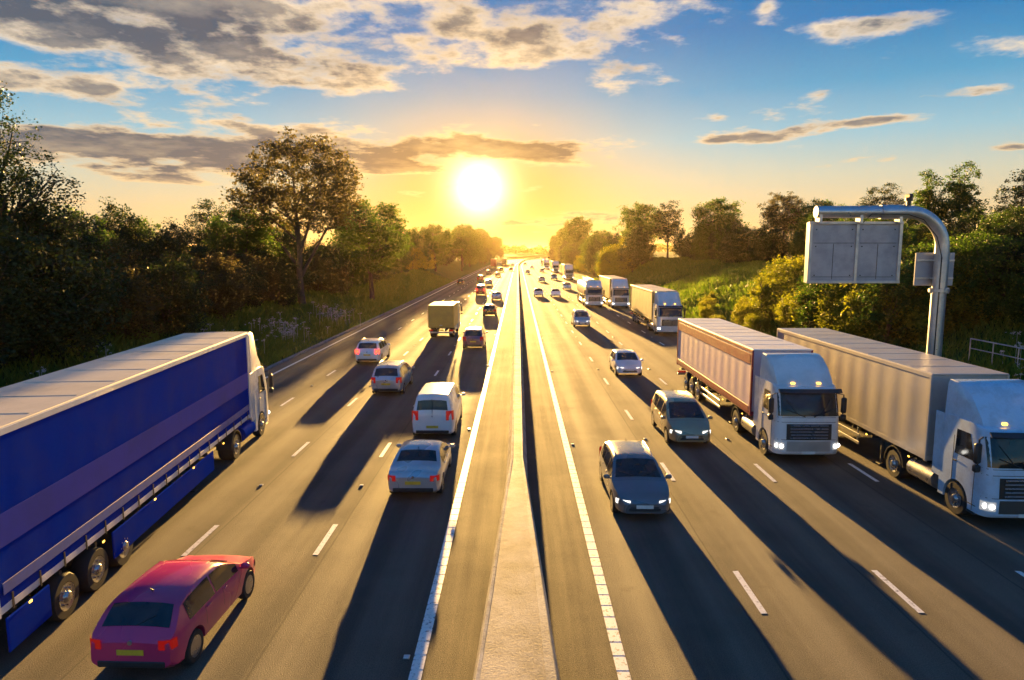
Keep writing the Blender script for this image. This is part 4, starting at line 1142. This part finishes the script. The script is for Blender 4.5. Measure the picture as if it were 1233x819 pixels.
def mixc(f, a, b, blend='MIX'):
    n = nt.nodes.new('ShaderNodeMix'); n.data_type = 'RGBA'; n.blend_type = blend
    for key, x in (('Factor', f), ('A', a), ('B', b)):
        if isinstance(x, (int, float)): n.inputs[key].default_value = x
        elif isinstance(x, (tuple, list)): n.inputs[key].default_value = (*x, 1)
        else: L(nt, x, n.inputs[key])
    return n.outputs['Result']
def maprange(x, a, b, c=0.0, d=1.0, smooth_=True):
    n = nt.nodes.new('ShaderNodeMapRange'); n.interpolation_type = 'SMOOTHSTEP' if smooth_ else 'LINEAR'
    L(nt, x, n.inputs[0])
    for i, y in enumerate((a, b, c, d)): n.inputs[i + 1].default_value = y
    return n.outputs[0]
def scal_(k, v):
    n = nt.nodes.new('ShaderNodeVectorMath'); n.operation = 'SCALE'; L(nt, v, n.inputs[0]); n.inputs['Scale'].default_value = k; return n.outputs[0]
def comb_(f):
    n = nt.nodes.new('ShaderNodeCombineXYZ')
    for i in range(3): L(nt, f, n.inputs[i])
    return n.outputs[0]
tc = N(nt, 'ShaderNodeTexCoord'); dirv = tc.outputs['Generated']
sp = N(nt, 'ShaderNodeSeparateXYZ'); L(nt, dirv, sp.inputs[0])
X_, Y_, Z_ = sp.outputs
az = math_('MULTIPLY', math_('ARCTAN2', X_, Y_), 180 / PI)
el = math_('MULTIPLY', math_('ARCSINE', Z_), 180 / PI)
cosang = vmath('DOT_PRODUCT', dirv, tuple(sv))
ang = math_('MULTIPLY', math_('ARCCOSINE', math_('MINIMUM', cosang, 1.0)), 180 / PI)
# physical sky
sky = N(nt, 'ShaderNodeTexSky', sky_type='NISHITA', sun_disc=False, sun_elevation=R(EL), sun_rotation=R(AZ), air_density=1.0, dust_density=1.2, ozone_density=2.5, altitude=60)
SKYK = 1.0
hs = N(nt, 'ShaderNodeHueSaturation', i={'Saturation': SAT}); L(nt, sky.outputs[0], hs.inputs['Color'])
# evening colours of the clear sky by height, blended over the physical sky
rp = N(nt, 'ShaderNodeValToRGB'); L(nt, maprange(el, 0.0, 30.0, 0.0, 1.0, False), rp.inputs[0])
ce = rp.color_ramp.elements
stops = [(0.0, (.88, .58, .25)), (.117, (.80, .62, .36)), (.19, (.66, .63, .47)), (.29, (.34, .56, .65)), (.41, (.095, .36, .60)), (.55, (.022, .20, .49)), (1.0, (.012, .12, .36))]
ce[0].position, ce[0].color = stops[0][0], (*stops[0][1], 1); ce[1].position, ce[1].color = stops[-1][0], (*stops[-1][1], 1)
for p_, c_ in stops[1:-1]:
    x_ = ce.new(p_); x_.color = (*c_, 1)
grad = scal_(SKYG / .05, rp.outputs[0])
backf = maprange(Y_, .25, -.6, 1.0, 1.5)
skyc = mixc(.95, hs.outputs[0], vmath('MULTIPLY', grad, comb_(backf)))
# projected cloud deck
zz = math_('ADD', Z_, .11)
cv = N(nt, 'ShaderNodeCombineXYZ'); L(nt, math_('DIVIDE', X_, zz), cv.inputs[0]); L(nt, math_('DIVIDE', Y_, zz), cv.inputs[1])
def fbm(vec, scale, detail, rough, lac=2.1):
    n = N(nt, 'ShaderNodeTexNoise', i={'Scale': scale, 'Detail': detail, 'Roughness': rough, 'Lacunarity': lac}); L(nt, vec, n.inputs['Vector']); return n.outputs['Fac']
base = cv.outputs[0]
n1 = fbm(base, 1.9, 11, .555)
n1b = fbm(vmath('ADD', base, (.10 * math.sin(R(AZ)) - .0, .22, 0)), 1.9, 6, .555)
n2 = fbm(vmath('MULTIPLY', base, (1, .8, 1)), 6.5, 7, .62)
blobs = [  # x, y, rx, ry in the photograph's directions -> azimuth and elevation; amount
 (140, -6, 330, 46, .36), (330, 40, 300, 34, .26), (60, 60, 150, 34, .20), (620, 6, 230, 36, .28), (720, 52, 110, 32, .26), (600, 78, 80, 14, .2),
 (340, 92, 130, 26, .40), (80, 112, 190, 24, .32), (190, 184, 300, 27, .66), (90, 24, 190, 40, .16), (430, 160, 90, 14, .25), (590, 181, 195, 16, .52), (500, 205, 80, 7, .18),
 (840, 143, 95, 9, .37), (1090, 24, 100, 13, .46), (925, 8, 16, 9, .26), (1150, 112, 75, 8, .46), (960, 156, 120, 12, .22), (1215, 176, 45, 9, .52), (760, 82, 40, 6, .2),
 (700, 264, 95, 9, .42), (610, 270, 60, 5, .2), (870, 168, 60, 6, .32), (1060, 145, 60, 5, .34), (985, 112, 30, 6, .3)]
ae = N(nt, 'ShaderNodeCombineXYZ'); L(nt, az, ae.inputs[0]); L(nt, el, ae.inputs[1])
bias = None
tp = 106.5 / 820; pit = math.atan(tp)
for x, y, rx, ry, am in blobs:
    u = (x - 616.5) / 820; v_ = (409.5 - y) / 820
    vec = Vector((u, math.cos(pit) + v_ * math.sin(pit), -math.sin(pit) + v_ * math.cos(pit))).normalized()
    a0 = math.degrees(math.atan2(vec.x, vec.y)) - .49; e0 = math.degrees(math.asin(vec.z))
    k = 820 * (1 + u * u) ; da = math.degrees(rx / k); de = math.degrees(ry / 820 / (1 + u * u) ** .5)
    t = vmath('MULTIPLY', vmath('SUBTRACT', ae.outputs[0], (a0, e0, 0)), (1 / da, 1 / de, 0))
    g = math_('MULTIPLY', math_('EXPONENT', math_('MULTIPLY', vmath('DOT_PRODUCT', t, t), -1.0)), am)
    bias = g if bias is None else math_('ADD', bias, g)
bias = math_('MINIMUM', bias, .56)
dens = math_('ADD', math_('ADD', math_('MULTIPLY', math_('SUBTRACT', n1, .5), 1.75), math_('MULTIPLY', math_('SUBTRACT', n2, .5), .30)), math_('SUBTRACT', bias, .255))
alpha = maprange(dens, -.065, .15)
thick = maprange(math_('ADD', dens, math_('MULTIPLY', math_('SUBTRACT', n2, .5), .10)), .03, .27)
lit = math_('MULTIPLY', math_('SUBTRACT', n1, n1b), 1.7)            # side of the cloud that faces the sun
thick2 = math_('SUBTRACT', thick, lit, clamp=True)
near = math_('EXPONENT', math_('MULTIPLY', ang, -1 / 8.0))
lowel = maprange(el, 16.0, 3.0)
bright = mixc(near, mixc(lowel, (.98, .80, .58), (.95, .66, .34)), (2.0, 1.2, .34))
greyc = mixc(near, mixc(lowel, (.10, .125, .165), (.17, .16, .17)), (.50, .28, .08))
cloud = mixc(thick2, bright, greyc)
BGS = .05
cloud_k = mixc(1.0, cloud, (1 / BGS * CLK,) * 3, 'MULTIPLY')
col = mixc(math_('MULTIPLY', alpha, .96), skyc, cloud_k)
# the sun itself, burning through thin cloud, with its aureole
da_ = math_('MULTIPLY', math_('SUBTRACT', az, AZ), .55); de_ = math_('SUBTRACT', el, EL)
ang2 = math_('SQRT', math_('ADD', math_('MULTIPLY', da_, da_), math_('MULTIPLY', de_, de_)))
gold = math_('MULTIPLY', math_('EXPONENT', math_('MULTIPLY', math_('MULTIPLY', ang2, ang2), -1 / 36.0)), .88)
gold = math_('MULTIPLY', gold, math_('SUBTRACT', 1.0, math_('MULTIPLY', alpha, .75)))
col = mixc(gold, col, (1.0 * GLK / BGS, .50 * GLK / BGS, .06 * GLK / BGS))
core = math_('MULTIPLY', math_('EXPONENT', math_('MULTIPLY', ang, -1 / .95)), 6.0)
g1 = math_('MULTIPLY', math_('EXPONENT', math_('MULTIPLY', math_('MULTIPLY', ang, ang), -1 / 4.6)), 1.45)
g2 = math_('MULTIPLY', math_('EXPONENT', math_('MULTIPLY', ang, -1 / 5.0)), .25)
def scal(f, c):
    n = nt.nodes.new('ShaderNodeVectorMath'); n.operation = 'SCALE'; n.inputs[0].default_value = c; L(nt, f, n.inputs['Scale']); return n.outputs[0]
glow = vmath('ADD', vmath('ADD', scal(core, (1, .95, .8)), scal(g1, (1, .64, .19))), scal(g2, (1, .40, .03)))
glow = vmath('MULTIPLY', glow, comb_(math_('SUBTRACT', GLK / BGS, math_('MULTIPLY', alpha, .72 * GLK / BGS))))
col = vmath('ADD', col, glow)
L(nt, col, bg.inputs[0]); bg.inputs[1].default_value = BGS

if HAZE > 0:
    hm = bpy.data.materials.new('air'); hm.use_nodes = True; hn = hm.node_tree; hn.nodes.clear()
    ho = hn.nodes.new('ShaderNodeOutputMaterial'); pv = hn.nodes.new('ShaderNodeVolumePrincipled')
    pv.inputs['Color'].default_value = (.95, .72, .42, 1); pv.inputs['Density'].default_value = HAZE; pv.inputs['Anisotropy'].default_value = HANI
    hn.links.new(pv.outputs[0], ho.inputs['Volume'])
    mb = MB(); mb.box((0, 4600, 12.5), (13200, 9900, 31)); hz = mb.build('haze', hm, None, 0); tag(hz, 'thin golden evening haze', None, None, 'stuff')

cam = bpy.data.cameras.new('camera'); co = bpy.data.objects.new('camera', cam); COL.objects.link(co)
cam.sensor_width = 36; cam.lens = 820 / 1233 * 36; cam.clip_end = 20000; cam.clip_start = .1
co.location = (0, 0, 8.2); co.rotation_euler = (R(90 - 7.4), 0, R(.49)); SC.camera = co
SC.render.engine = 'CYCLES'
SC.render.resolution_x = 1024; SC.render.resolution_y = 680
cy = SC.cycles; cy.use_denoising = True
try: cy.denoiser = 'OPENIMAGEDENOISE'
except Exception: pass
cy.max_bounces = 6; cy.diffuse_bounces = 3; cy.glossy_bounces = 3; cy.transmission_bounces = 3; cy.volume_bounces = 0; cy.sample_clamp_indirect = 6; cy.use_adaptive_sampling = True; cy.adaptive_threshold = .02
vs = SC.view_settings; vs.view_transform = 'Standard'; vs.look = 'None'; vs.gamma = 1; vs.use_curve_mapping = False; vs.exposure = EXPO
